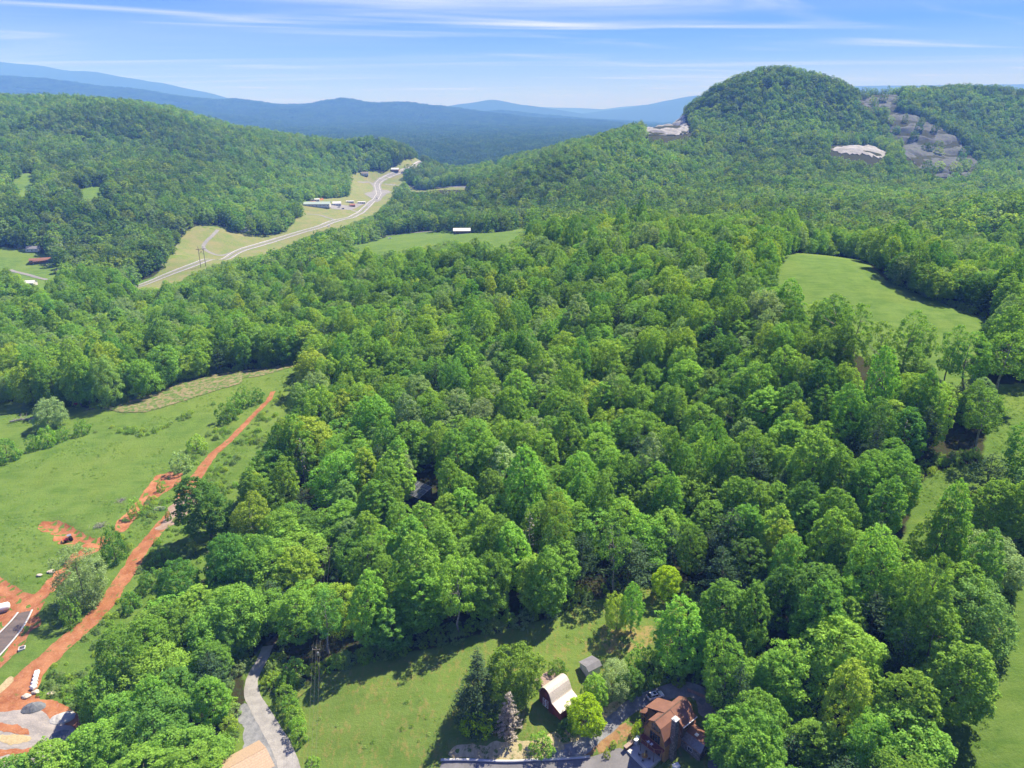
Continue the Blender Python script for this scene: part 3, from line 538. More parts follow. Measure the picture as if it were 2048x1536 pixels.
def soil_material(name, a, b, c, scale=.5, rough=.95, bump=.8, streak=(1, 1, 1), rz=0, grassy=0):
    t = NT(name); p = t.pos(*streak, rz=rz)
    n1 = t.noise(scale, p, 6, .65); n2 = t.noise(scale * 7, t.pos(), 5, .7)
    cc = t.mix(t.ramp(n1, .32, .68), a, b); cc = t.mix(t.math('MULTIPLY', t.ramp(n2, .5, .72), .6), cc, c)
    if grassy:
        n3 = t.noise(.45, t.pos(), 6, .7)
        cc = t.mix(t.ramp(n3, .60 - grassy * .15, .68 - grassy * .1), cc, (.085, .15, .028))
    MAT[name] = t.principled(cc, rough, t.bump(t.math('ADD', n1, n2), bump, .15), .1)
soil_material('clay', (.24, .082, .034), (.38, .170, .080), (.45, .26, .16), .22)
soil_material('clay_track', (.24, .086, .036), (.36, .160, .075), (.42, .25, .16), .22, grassy=.25)
soil_material('gravel', (.21, .195, .19), (.34, .305, .28), (.42, .36, .30), .3, streak=(.5, 1.4, 1), rz=.5)
soil_material('gravel_clay', (.26, .17, .12), (.33, .25, .20), (.38, .32, .28), .4)
soil_material('gravel_grey', (.16, .165, .175), (.27, .27, .275), (.34, .33, .32), .6)
soil_material('lane_pale', (.27, .255, .24), (.37, .35, .325), (.20, .19, .18), .4)
soil_material('asphalt', (.15, .145, .145), (.20, .19, .19), (.24, .23, .22), .25, .9, .25)
soil_material('asphalt_new', (.10, .085, .08), (.145, .12, .11), (.24, .15, .10), .25, .9, .25, (.35, 2.2, 1), rz=-.95)
soil_material('straw', (.36, .28, .15), (.48, .40, .24), (.30, .16, .07), 1.6)
soil_material('straw_bank', (.36, .29, .15), (.52, .44, .25), (.13, .16, .045), .6, streak=(1.6, .6, 1), grassy=.45)
soil_material('mulch', (.25, .13, .06), (.34, .21, .10), (.14, .17, .04), .8, grassy=.5)
soil_material('meadow', (.20, .165, .085), (.27, .215, .125), (.09, .14, .035), .25, grassy=1.1)
soil_material('worn_turf', (.30, .22, .09), (.20, .21, .05), (.36, .20, .10), .5, grassy=.9)
soil_material('bank_grass', (.21, .20, .085), (.14, .19, .05), (.30, .24, .13), .06)
soil_material('leaf_litter', (.10, .075, .05), (.17, .12, .08), (.06, .08, .03), .5)
soil_material('road_far', (.20, .195, .19), (.25, .24, .235), (.17, .165, .16), .05, .9, .1)
soil_material('rock', (.215, .185, .185), (.125, .108, .115), (.36, .325, .30), .06, .9, 1.0, (1.6, 1.6, .3))
soil_material('rock_shaded', (.115, .117, .127), (.070, .071, .080), (.18, .18, .182), .07, .9, 1.0, (1.8, 1.8, .25), grassy=.5)  # quarry rock with the shade of its side away from the sun put into the colour
soil_material('spoil', (.24, .235, .23), (.37, .36, .35), (.15, .147, .145), .05, .95)
soil_material('spoil_pale', (.33, .325, .32), (.19, .185, .185), (.44, .43, .42), .09, .95, 1.0, (1.3, 1.3, .3))
soil_material('stone_pile_dark', (.115, .125, .14), (.19, .20, .215), (.27, .27, .27), 1.2)
soil_material('stone_pile_pale', (.44, .42, .39), (.54, .52, .49), (.33, .29, .25), .8)
soil_material('concrete', (.44, .435, .42), (.54, .53, .51), (.36, .35, .34), .5, .85, .2)

# ---------------------------------------------------------------- helpers
def link_mesh(name, verts, faces, mats, parent=None, smooth=False, mat_index=None):
    """one mesh object from arrays; faces (N,3) or (N,4) array or list of lists"""
    me = mesh_data(name, verts, faces, mats, smooth, mat_index)
    o = bpy.data.objects.new(name, me); col.objects.link(o)
    if parent is not None: o.parent = parent
    return o
def mesh_data(name, verts, faces, mats, smooth=False, mat_index=None):
    me = bpy.data.meshes.new(name)
    verts = np.asarray(verts, np.float32)
    if isinstance(faces, np.ndarray):
        k = faces.shape[1]; n = len(faces)
        me.vertices.add(len(verts)); me.vertices.foreach_set('co', verts.ravel())
        me.loops.add(n * k); me.loops.foreach_set('vertex_index', faces.astype(np.int32).ravel())
        me.polygons.add(n); me.polygons.foreach_set('loop_start', np.arange(0, n * k, k, dtype=np.int32))
        me.update(calc_edges=True)
    else:
        me.from_pydata(verts.tolist(), [], faces)
    for m in (mats if isinstance(mats, (list, tuple)) else [mats]): me.materials.append(m)
    if mat_index is not None: me.polygons.foreach_set('material_index', np.asarray(mat_index, np.int32))
    if smooth: me.polygons.foreach_set('use_smooth', np.ones(len(me.polygons), bool))
    me.update()
    return me
def tag(o, label=None, category=None, group=None, kind=None):
    if label: o['label'] = label
    if category: o['category'] = category
    if group: o['group'] = group
    if kind: o['kind'] = kind
    return o
def empty(name, loc, rz=0):
    e = bpy.data.objects.new(name, None); e.empty_display_size = .5; col.objects.link(e)
    e.location = loc; e.rotation_euler = (0, 0, rz); return e

# ---------------------------------------------------------------- tree prototypes
def unit(v): return v / (np.linalg.norm(v, axis=-1, keepdims=True) + 1e-9)
def leaf_quads(pos, nrm, size, rg, aspect=.62):
    n = len(pos)
    nrm = unit(nrm); a = unit(np.cross(nrm, rg.normal(size=(n, 3)))); b = np.cross(nrm, a)
    s = size[:, None]
    v = np.stack([pos + a * s * .5, pos + b * s * .5 * aspect, pos - a * s * .5, pos - b * s * .5 * aspect], 1).reshape(-1, 3)
    return v, np.arange(n * 4).reshape(-1, 4)
def tube(pts, radii, sides=6):
    pts = np.asarray(pts, float); V = []; Fc = []
    for i, p in enumerate(pts):
        d = pts[min(i + 1, len(pts) - 1)] - pts[max(i - 1, 0)]; d = d / (np.linalg.norm(d) + 1e-9)
        a = np.cross(d, [0, 0, 1] if abs(d[2]) < .9 else [1, 0, 0]); a /= np.linalg.norm(a); b = np.cross(d, a)
        for k in range(sides):
            t = 2 * math.pi * k / sides; V.append(p + radii[i] * (a * math.cos(t) + b * math.sin(t)))
    for i in range(len(pts) - 1):
        for k in range(sides):
            k2 = (k + 1) % sides; Fc.append((i * sides + k, i * sides + k2, (i + 1) * sides + k2, (i + 1) * sides + k))
    return np.array(V), np.array(Fc)
def join(parts):
    V = []; Fc = []; n = 0
    for v, f in parts: V.append(v); Fc.append(f + n); n += len(v)
    return np.concatenate(V), np.concatenate(Fc)
PROFILE = {
    'tulip': lambda t: np.where(t < .25, .66 + .34 * t / .25, np.clip(1 - ((t - .25) / .75) ** 2.5, 0, 1) ** .72),
    'oak': lambda t: np.sqrt(np.clip(1 - ((t - .38) / .64) ** 2, 0, 1)),
    'loose': lambda t: np.where(t < .45, .7 + .3 * t / .45, np.clip(1 - ((t - .45) / .55) ** 2, 0, 1) ** .6),
    'shrub': lambda t: np.sqrt(np.clip(1 - ((t - .3) / .71) ** 2, 0, 1)),
}
def broadleaf(seed, kind, H, rad, base, K, n, leaf, clump, lump=.16, aspect=.62):
    """crown (leaf faces gathered in clumps) and trunk with limbs; H high, rad wide"""
    rg = np.random.default_rng(seed)
    t = (np.arange(K) + rg.random(K)) / K
    w = PROFILE[kind](t); keep = rg.random(K) < .35 + .65 * w; t = t[keep]; w = w[keep]; K = len(t)
    th = np.arange(K) * 2.39996 + rg.normal(0, .35, K)
    ph = rg.random(6) * 6.28
    wob = 1 + lump * (np.sin(th * 2 + ph[0] + t * 4) * .5 + np.sin(th * 3 + ph[1] - t * 5) * .4 + np.sin(th * 5 + ph[2] + t * 9) * .35)
    frac = np.where(rg.random(K) < .8, .80 + .2 * rg.random(K), .35 + .45 * rg.random(K))
    r = rad * w * wob * frac
    lean = rg.normal(0, .04 * H, 2)
    zt = base * H + t * (H * (1 - base)) - clump * .4
    zt = zt + rg.normal(0, .02 * H, K)
    c = np.stack([np.cos(th) * r + lean[0] * t, np.sin(th) * r + lean[1] * t, zt], 1)
    cdir = unit(np.stack([np.cos(th) * .85, np.sin(th) * .85, .35 + 1.3 * t ** 1.5], 1))
    rc = clump * (.65 + .7 * rg.random(K)) * (1 - .3 * t)
    cnt = np.maximum(6, (n * (rc / clump) ** 2 * (.8 + .4 * rg.random(K)))).astype(int)
    idx = np.repeat(np.arange(K), cnt); N = len(idx)
    d = unit(unit(rg.normal(size=(N, 3))) + .75 * cdir[idx])
    p = c[idx] + d * (rc[idx] * (.55 + .5 * rg.random(N)))[:, None] * np.array([1, 1, .8])
    nr = d * .8 + np.array([0, 0, .45]) + rg.normal(0, .42, (N, 3))
    v, f = leaf_quads(p, nr, leaf * (.65 + .7 * rg.random(N)), rg, aspect)
    # trunk and limbs
    top = base * H + .72 * H * (1 - base)
    zz = np.linspace(0, top, 7); bend = rg.normal(0, .012 * H, (7, 2)).cumsum(0); bend[0] = 0
    tr = max(.10, H * .0135)
    core = np.stack([bend[:, 0] + lean[0] * .6 * (zz / H), bend[:, 1] + lean[1] * .6 * (zz / H), zz], 1)
    core[0, 2] = -.6
    parts = [tube(core, tr * np.array([1.35, 1.0, .85, .7, .5, .32, .14]), 7)]
    pick = rg.choice(K, min(K, 16), replace=False)
    for i in pick:
        z0 = np.clip(c[i, 2] - np.hypot(c[i, 0], c[i, 1]) * .75, base * H * .75, top * .95)
        s = np.array([np.interp(z0, zz, core[:, 0]), np.interp(z0, zz, core[:, 1]), z0])
        e = c[i]; m = (s + e) / 2 + np.array([0, 0, -.06 * H * .5])
        rr = tr * .42 * (1 - z0 / H * .6)
        parts.append(tube([s, m, e], [rr, rr * .6, rr * .2], 4))
    return (v, f), join(parts)
def conifer(seed, H, rad, levels, per, droop, leaf, tuft, n, base=.08, ragged=.2, curve=1.0):
    rg = np.random.default_rng(seed); P = []; Nn = []; parts = []
    zz = np.linspace(-.5, H, 6); tr = H * .012
    parts.append(tube(np.stack([zz * 0, zz * 0, zz], 1), tr * np.array([1.2, 1, .8, .6, .35, .08]), 7))
    for L in range(levels):
        t = L / (levels - 1); z = H * (base + (1 - base) * t ** .92)
        ln0 = rad * (1 - t) ** curve + .25
        for k in range(max(3, int(per * (1 - .45 * t)))):
            ln = ln0 * (1 - ragged + 2 * ragged * rg.random()); a = rg.random() * 6.28
            e = np.array([math.cos(a) * ln, math.sin(a) * ln, -droop * ln + rg.normal(0, .12)])
            s = np.array([0, 0, z])
            if rg.random() < .35: parts.append(tube([s, s + e * .9], [tr * .25, tr * .06], 3))
            m = max(2, int(n * ln / rad))
            u = .15 + .85 * np.sqrt(rg.random(m)); side = rg.normal(0, 1, (m, 3)) * np.array([1, 1, .35]) * tuft * (.5 + .5 * u[:, None])
            P.append(s + e * u[:, None] + side + np.array([0, 0, .18 * tuft])); Nn.append(np.tile([0, 0, 1.0], (m, 1)) + rg.normal(0, .55, (m, 3)) + np.array([math.cos(a), math.sin(a), 0]) * .35)
    P = np.concatenate(P); Nn = np.concatenate(Nn)
    v, f = leaf_quads(P, Nn, leaf * (.6 + .8 * rg.random(len(P))), rg, .38)
    return (v, f), join(parts)

PROTO = {}    # kind -> list of (crown mesh, trunk mesh, height, width, joined mesh)
def add_proto(kind, made, H, width, leaf_mat, bark_mat):
    (cv, cf), (tv, tf) = made
    crown = mesh_data('crown_' + kind, cv, cf, leaf_mat); trunk = mesh_data('trunk_' + kind, tv, tf, bark_mat)
    jv, jf = join([(cv, cf), (tv, tf)])
    both = mesh_data('tree_' + kind, jv, jf, [leaf_mat, bark_mat], mat_index=np.r_[np.zeros(len(cf)), np.ones(len(tf))])
    PROTO.setdefault(kind, []).append((crown, trunk, H, width, both))
LM = MAT['leaf_mix']; BK = MAT['bark']
for s in range(4): add_proto('tulip', broadleaf(10 + s, 'tulip', 22, 4.7 + .25 * s, .16, 430, 50, .44, .88), 22, 9.6 + .5 * s, LM, BK)
for s in range(4): add_proto('oak', broadleaf(30 + s, 'oak', 18, 6.2, .20, 380, 58, .46, 1.15, .22), 18, 12.6, LM, BK)
for s in range(3): add_proto('oak', broadleaf(36 + s, 'oak', 18, 6.0, .18, 200, 92, .48, 1.65, .28), 18, 12.6, LM, BK)
for s in range(2): add_proto('tulip', broadleaf(16 + s, 'loose', 22, 5.2, .18, 380, 50, .44, 1.0, .24), 22, 11, LM, BK)
for s in range(2): add_proto('loose', broadleaf(50 + s, 'loose', 18, 5.6, .10, 220, 64, .50, 1.5, .26, .45), 18, 11.6, LM, BK)
for s in range(3): add_proto('open', broadleaf(60 + s, 'loose', 24, 5.0, .40, 120, 56, .52, 1.3, .32), 24, 10.6, LM, MAT['bark_pale'])
for s in range(3): add_proto('shrub', broadleaf(70 + s, 'shrub', 5, 2.6, .02, 70, 44, .34, .75, .2), 5, 5.4, MAT['leaf_scrub'], BK)
for s in range(2): add_proto('pine', conifer(80 + s, 20, 5.0, 15, 8, -.12, .72, .62, 46, .22, .38, .75), 20, 10, MAT['leaf_mix_pine'], BK)
add_proto('spruce', conifer(90, 20, 6.2, 30, 12, .20, .58, .46, 46, .04, .14, 1.12), 20, 12.6, MAT['leaf_mix_pine'], BK)
add_proto('dead', conifer(95, 13, 2.4, 26, 9, .10, .55, .16, 20, .05, .25, .9), 13, 5, MAT['leaf_grey'], MAT['dead_wood'])
for s in range(4): add_proto('far_round', broadleaf(110 + s, 'oak', 18, 5.9, .08, 80, 22, 1.25, 1.8, .24), 18, 12, MAT['leaf_far'], BK)
for s in range(3): add_proto('far_tall', broadleaf(120 + s, 'tulip', 21, 5.0, .08, 80, 21, 1.15, 1.5, .2), 21, 10, MAT['leaf_far'], BK)
for s in range(2):
    add_proto('far_dark', broadleaf(150 + s, 'oak', 18, 5.9, .08, 70, 24, 1.25, 2.0, .28), 18, 12, MAT['leaf_far_dark'], BK)
    add_proto('far_light', broadleaf(160 + s, 'oak', 18, 5.9, .08, 80, 22, 1.2, 1.7, .24), 18, 12, MAT['leaf_far_light'], BK)
add_proto('snag', conifer(170, 20, 3.2, 14, 4, -.5, .5, .12, 6, .35, .4, .6), 20, 6, MAT['leaf_grey'], MAT['dead_wood'])
tuft_leaves, _ = broadleaf(180, 'shrub', 1.0, .55, 0, 16, 14, .22, .22, .2, .3)
GRASS_TUFT = mesh_data('tuft', tuft_leaves[0], tuft_leaves[1], MAT['leaf_grass'])
add_proto('far_pine', conifer(130, 20, 4.4, 9, 6, -.05, 1.5, .7, 15, .12, .3, .8), 20, 9, MAT['leaf_mix_pine'], BK)
def grove(seed):
    rg = np.random.default_rng(seed); parts = []
    for i in range(26):
        v = (rg.random(2) - .5) * 62
        (cv, cf), _ = broadleaf(seed * 100 + i, 'oak', 18, 5.6, .1, 9, 9, 3.6, 2.4, .2)
        s = .75 + .5 * rg.random(); parts.append((cv * s + np.array([v[0], v[1], -1.5]), cf))
    v, f = join(parts); return mesh_data('grove', v, f, MAT['leaf_mountain'])
GROVES = [grove(s) for s in (141, 142, 143)]

# ---------------------------------------------------------------- ground cover and ground sheet
GRASSY = ['lawn', 'lane_yard', 'left_field', 'upper_field', 'ridge_strip', 'small_glade', 'right_pasture', 'highway_cut', 'farm_field', 'valley_homes', 'meadow_far', 'meadow_far_b', 'power_cut']
BARE = ['quarry_bench', 'spoil_tip', 'quarry_cliff', 'upper_cliff', 'hollow', 'pavilion_gap']
grass = np.zeros(GX.shape); dry = np.zeros(GX.shape)
for k in GRASSY: grass[inside(OUTLINE[k], GX, GY)] = 1
for k in ('highway_near', 'farm_near', 'ridge_near', 'homes_near', 'track_near', 'meadow_near', 'meadow_near_b', 'glade_near', 'strip_near', 'pasture_near', 'shops_near'): grass[inside(SWATHE[k], GX, GY)] = 1
dry[inside(OUTLINE['lawn'], GX, GY)] = 1
dry[inside(OUTLINE['highway_cut'], GX, GY)] = .9
dry[inside(OUTLINE['left_field'], GX, GY)] = .12
def blur(a):
    b = a.copy(); b[1:-1, 1:-1] = (a[:-2, 1:-1] + a[2:, 1:-1] + a[1:-1, :-2] + a[1:-1, 2:] + 2 * a[1:-1, 1:-1]) / 6; return b
grass = blur(grass); dry = blur(blur(dry))
far = np.clip((np.hypot(GX, GY) - 2300) / 900, 0, 1)
ny, nx = GX.shape; idx = np.arange(nx * ny).reshape(ny, nx)
gf = np.stack([idx[:-1, :-1], idx[:-1, 1:], idx[1:, 1:], idx[1:, :-1]], -1).reshape(-1, 4)
ground = link_mesh('ground', np.stack([GX, GY, GZ], -1).reshape(-1, 3), gf, MAT['ground_cover'], smooth=True)
ca = ground.data.color_attributes.new('cover', 'FLOAT_COLOR', 'POINT')
ca.data.foreach_set('color', np.stack([grass, dry, far, np.ones_like(far)], -1).astype(np.float32).ravel())
tag(ground, 'rolling ground of grass and woodland floor', kind='structure')

# ---------------------------------------------------------------- where the trees stand
def seg_dist(line, x, y):
    best = np.full(np.shape(x), 1e9)
    for (x1, y1), (x2, y2) in zip(line[:-1], line[1:]):
        dx, dy = x2 - x1, y2 - y1; t = np.clip(((x - x1) * dx + (y - y1) * dy) / (dx * dx + dy * dy + 1e-9), 0, 1)
        best = np.minimum(best, np.hypot(x - x1 - t * dx, y - y1 - t * dy))
    return best
def jitter_grid(x0, x1, y0, y1, cell, j=.40):
    X, Y = np.meshgrid(np.arange(x0, x1, cell), np.arange(y0, y1, cell * .88))
    X = X + (np.arange(X.shape[0]) % 2)[:, None] * cell * .5
    X = X + (rng.random(X.shape) - .5) * 2 * j * cell; Y = Y + (rng.random(Y.shape) - .5) * 2 * j * cell
    return X.ravel(), Y.ravel()
def in_view(x, y, margin): return (y > 70) & (np.abs(x) < y * .80 + margin)
def open_ground(x, y):
    m = np.zeros(x.shape, bool)
    ledge = rng.random(x.shape) < .88 + .12 * (fbm(x / 40, y / 40, 3, 95) > 0)
    for k in GRASSY + BARE:
        q = inside(OUTLINE[k], x, y)
        m |= q & ledge if k in ('quarry_cliff', 'upper_cliff') else q
    for k, w in (('highway', 13), ('dirt_track', 5), ('lane', 5), ('woods_lane', 3.0), ('bank_road', 5), ('cross_road', 6), ('cross_road_b', 6), ('quarry_road', 5), ('shop_road', 5)):
        m |= seg_dist(TRACK[k], x, y) < w
    m |= (y < 130) & (x > -72) & (x < 50)
    for k in SWATHE:
        q = inside(SWATHE[k], x, y); m |= q & ledge if k in ('cliff_near', 'ledge_near') else q
    return m
sx = np.array([t[1] for t in SINGLE_TREES]); sy = np.array([t[2] for t in SINGLE_TREES]); sr = np.array([t[4] for t in SINGLE_TREES]) * .5
# near woodland, up to about 620 m
x, y = jitter_grid(-520, 520, 80, 640, 9.4)
m = in_view(x, y, 60) & ~open_ground(x, y)
d_s = np.min(np.hypot(x[:, None] - sx[None], y[:, None] - sy[None]) - sr[None], axis=1)
m &= d_s > 3.8
x, y = x[m], y[m]
u1, u2, u3, u4 = (rng.random(len(x)) for _ in range(4))
patch = fbm(x / 60, y / 60, 3, 21); patch2 = fbm(x / 35, y / 35, 2, 33)
grove_front = (y > 150) & (y < 262) & (x > -62 + (y - 150) * .02) & (x < 150)
ridge = (y > 262)
kind = np.where(u1 < .42 + .25 * patch, 'tulip', np.where(u1 < .86, 'oak', np.where(u1 < .95, 'loose', 'pine'))).astype(object)
kind[grove_front & (u1 < .80)] = 'tulip'
kind[(rng.random(len(x)) < .07)] = 'pine'; kind[(rng.random(len(x)) < .06)] = 'open'; kind[(rng.random(len(x)) < .012)] = 'snag'
pz = (x > 38) & (x < 115) & (y < 215) & (u2 < .16); kind[pz] = 'pine'
kind[ridge & (u1 < .30)] = 'tulip'; kind[ridge & (u1 >= .30) & (u1 < .92)] = 'oak'
hgt = np.where(kind == 'tulip', 18.5 + 8.5 * u3, np.where(kind == 'oak', 15.5 + 8 * u3, np.where(kind == 'pine', 14 + 9 * u3, 11 + 8 * u3)))
hgt = np.where((kind == 'open') | (kind == 'snag'), 17 + 8 * u3, hgt) * (1 + .16 * patch2) * np.exp(rng.normal(0, .13, len(x)))
left_wood = (x < -55) & (y < 235); hgt = np.where(left_wood, hgt * .80, hgt)
wid = np.where(kind == 'tulip', 10.2 + 4.0 * u4, np.where(kind == 'oak', 12 + 5.6 * u4, np.where(kind == 'pine', 8 + 4 * u4, np.where(kind == 'snag', 4 + 3 * u4, 9 + 5 * u4)))) * np.exp(rng.normal(0, .10, len(x)))
rot = rng.random(len(x)) * 6.28
NEAR = list(zip(kind, x, y, hgt, wid, rot))
NEAR_PATCH = patch

# ---------------------------------------------------------------- individual trees
ZONES = [('by the red track', lambda x, y: (x < -100) & (y < 262)),
         ('between track and lane', lambda x, y: (x < -72) & (y < 262)),
         ('along the lane', lambda x, y: (x < -48) & (y < 262)),
         ('behind the barn lawn', lambda x, y: (x < 42) & (y < 222)),
         ('behind the timber house', lambda x, y: (x < 80) & (y < 185)),
         ('by the tussocky pasture', lambda x, y: (y < 200)),
         ('around the pavilion', lambda x, y: (x < 10) & (y < 262)),
         ('below the ridge field', lambda x, y: y < 262),
         ('behind the mown field', lambda x, y: x < -100),
         ('on the upper slope', lambda x, y: y > 0)]
def zone_of(x, y):
    for nm, fn in ZONES:
        if fn(x, y): return nm
LOOK = {'tulip': 'pointed', 'oak': 'domed', 'loose': 'billowing', 'open': 'open', 'pine': 'ragged'}
TONE_WORD = {'bright': 'bright green', 'mid': 'mid green', 'deep': 'deep green', 'silver': 'pale silvery', 'yellow': 'yellow green', 'pine': 'dark'}
KIND_NAME = {'tulip': 'broadleaf_tree', 'oak': 'broadleaf_tree', 'loose': 'broadleaf_tree', 'open': 'broadleaf_tree', 'pine': 'pine_tree', 'spruce': 'spruce_tree', 'dead': 'dead_conifer', 'shrub': 'shrub'}
CAT = {'broadleaf_tree': 'tree', 'pine_tree': 'pine', 'spruce_tree': 'spruce', 'dead_conifer': 'dead tree', 'shrub': 'shrub'}
def plant(kind, x, y, h, w, rz, tone, label, group=None):
    crown, trunk, H0, W0, _ = PROTO[kind][int(rng.integers(len(PROTO[kind])))]
    nm = KIND_NAME[kind]
    root = empty(nm, (x, y, hz(x, y) - .05), rz)
    q = .9 + .2 * rng.random(); root.scale = (w / W0 * q, w / W0 / q, h / H0)
    if kind not in ('shrub', 'spruce', 'dead'): root.rotation_euler = (R(rng.normal(0, 2.2)), R(rng.normal(0, 2.2)), rz)
    c = bpy.data.objects.new('crown', crown); t = bpy.data.objects.new('trunk', trunk)
    for o in (c, t): col.objects.link(o); o.parent = root
    c.material_slots[0].link = 'OBJECT'; c.material_slots[0].material = MAT['leaf_' + tone]
    return tag(root, label, CAT[nm], group)
for k, x, y, h, w, tone, label in SINGLE_TREES:
    grp = 'hedge shrubs beside the pale lane' if 'hedge between' in label else ('tree line below the ridge field' if 'in the line' in label else None)
    plant(k, x, y, h, w, rng.random() * 6.28, tone, label, grp)
# the woodland trees that show largest become objects, the rest one woodland
def screen_size(n):
    d = math.hypot(n[1], n[2]); vis = abs(n[1]) < n[2] * .74 + 6
    return (n[4] * n[3]) / d ** 2 * (1 if vis else .0)
order = sorted(range(len(NEAR)), key=lambda i: -screen_size(NEAR[i]))
broad = [i for i in order if NEAR[i][0] in ('tulip', 'oak', 'loose', 'open')][:300 - sum(t[0] in ('tulip', 'oak', 'loose', 'open') for t in SINGLE_TREES)]
pines = [i for i in order if NEAR[i][0] == 'pine'][:40]
chosen = set(broad + pines)
def pick_tone(kind, pt, u):
    if kind == 'pine': return 'pine'
    if u > .94: return 'yellow'
    return ['deep', 'mid', 'mid', 'bright', 'bright', 'bright', 'silver'][int(np.clip((u * .8 + .2 * (pt + .5)) * 7, 0, 6))]
tones = {i: pick_tone(NEAR[i][0], NEAR_PATCH[i], rng.random()) for i in sorted(chosen)}
ids = sorted(chosen); cx = np.array([NEAR[i][1] for i in ids]); cyy = np.array([NEAR[i][2] for i in ids])
for n, i in enumerate(ids):
    k, x, y, h, w, rz = NEAR[i]; tone = tones[i]
    d = np.hypot(cx - x, cyy - y); d[n] = 1e9; j = ids[int(np.argmin(d))]
    size = 'towering' if h > 26 else ('tall' if h > 21 else ('middling' if h > 16.5 else 'low'))
    noun = 'pine' if k == 'pine' else 'tree'; other = 'pine' if NEAR[j][0] == 'pine' else 'one'
    base_l = f'{size} {LOOK[k]} {TONE_WORD[tone]} {noun} {zone_of(x, y)}'
    plant(k, x, y, h, w, rz, tone, f'{base_l} beside a {LOOK[NEAR[j][0]]} {TONE_WORD[tones[j]]} {other}', f'{LOOK[k]} {TONE_WORD[tone]} {noun}s {zone_of(x, y)}')

# ---------------------------------------------------------------- woodland too numerous to count: one object per wood
def scatter_object(name, label, category, protos, pts):
    """pts: rows (x, y, z, rz, sx, sz, proto index); instanced with geometry nodes on one object"""
    P = np.array(pts, float)
    me = bpy.data.meshes.new(name); me.vertices.add(len(P)); me.vertices.foreach_set('co', P[:, :3].astype(np.float32).ravel())
    for an, data in (('turn', np.stack([P[:, 3] * 0, P[:, 3] * 0, P[:, 3]], 1)), ('size', np.stack([P[:, 4], P[:, 4], P[:, 5]], 1))):
        a = me.attributes.new(an, 'FLOAT_VECTOR', 'POINT'); a.data.foreach_set('vector', data.astype(np.float32).ravel())
    a = me.attributes.new('pick', 'INT', 'POINT'); a.data.foreach_set('value', P[:, 6].astype(np.int32))
    me.update()
    o = bpy.data.objects.new(name, me); col.objects.link(o)
    ng = bpy.data.node_groups.new(name, 'GeometryNodeTree')
    ng.interface.new_socket('Geometry', in_out='INPUT', socket_type='NodeSocketGeometry'); ng.interface.new_socket('Geometry', in_out='OUTPUT', socket_type='NodeSocketGeometry')
    N, L = ng.nodes, ng.links
    gi = N.new('NodeGroupInput'); go = N.new('NodeGroupOutput'); jn = N.new('GeometryNodeJoinGeometry')
    def attr(nm, ty):
        n = N.new('GeometryNodeInputNamedAttribute'); n.data_type = ty; n.inputs['Name'].default_value = nm; return n.outputs['Attribute']
    turn, size, pickv = attr('turn', 'FLOAT_VECTOR'), attr('size', 'FLOAT_VECTOR'), attr('pick', 'INT')
    for k, pm in enumerate(protos):
        src = bpy.data.objects.new(name + '_source', pm)
        oi = N.new('GeometryNodeObjectInfo'); oi.inputs['Object'].default_value = src; oi.inputs['As Instance'].default_value = True
        cmp = N.new('FunctionNodeCompare'); cmp.data_type = 'INT'; cmp.operation = 'EQUAL'
        ins = [s for s in cmp.inputs if s.type == 'INT']; L.new(pickv, ins[0]); ins[1].default_value = k
        ip = N.new('GeometryNodeInstanceOnPoints')
        L.new(gi.outputs[0], ip.inputs['Points']); L.new(cmp.outputs[0], ip.inputs['Selection']); L.new(oi.outputs['Geometry'], ip.inputs['Instance'])
        L.new(turn, ip.inputs['Rotation']); L.new(size, ip.inputs['Scale']); L.new(ip.outputs[0], jn.inputs[0])
    L.new(jn.outputs[0], go.inputs[0])
    md = o.modifiers.new('scatter', 'NODES'); md.node_group = ng
    return tag(o, label, category, kind='stuff')
protos = []; pindex = {}
for k in ('tulip', 'oak', 'loose', 'pine', 'open', 'snag'):
    pindex[k] = []
    for p in PROTO[k]: pindex[k].append(len(protos)); protos.append((p[4], p[2], p[3]))
rows = []
for i, (k, x, y, h, w, rz) in enumerate(NEAR):
    if i in chosen: continue
    j = pindex[k][int(rng.integers(len(pindex[k])))]
    rows.append((x, y, hz(x, y) - .05, rz, w / protos[j][2], h / protos[j][1], j))
scatter_object('woodland', 'dense green deciduous woodland covering the near slopes and ridge', 'woodland', [p[0] for p in protos], rows)

# middle distance: valley, left hill, quarry hill
x, y = jitter_grid(-1900, 1950, 600, 2300, 12.6)
m = in_view(x, y, 80) & (np.hypot(x, y) < 2450) & ~((np.abs(x) < 520) & (y < 640)) & ~open_ground(x, y)
x, y = x[m], y[m]
z = height(x, y)
u1, u2, u3 = (rng.random(len(x)) for _ in range(3))
fp = [(p[4], p[2], p[3]) for k in ('far_round', 'far_tall', 'far_pine', 'far_dark', 'far_light') for p in PROTO[k]]
pn = fbm(x / 90, y / 90, 3, 77)
pk = np.where(u1 < .07 + .12 * (pn > .25), 7, np.where(u1 < .6, (u2 * 4).astype(int), 4 + (u2 * 3).astype(int)))
big = fbm(x / 210, y / 210, 3, 91); pk = np.where((big < -.12) & (u3 < .75) & (pk != 7), 8 + (u2 * 2).astype(int), np.where((big > .16) & (u3 < .8) & (pk != 7), 10 + (u2 * 2).astype(int), pk))
hh = np.where(pk == 7, 17 + 8 * u3, 16 + 9 * u3) * (1 + .15 * pn); ww = 12 + 8 * rng.random(len(x))
H0 = np.array([p[1] for p in fp])[pk]; W0 = np.array([p[2] for p in fp])[pk]
scatter_object('hillside_forest', 'continuous green forest over the valley and the two nearer hills', 'forest', [p[0] for p in fp],
               np.stack([x, y, z - .3, rng.random(len(x)) * 6.28, ww / W0, hh / H0, pk], 1))
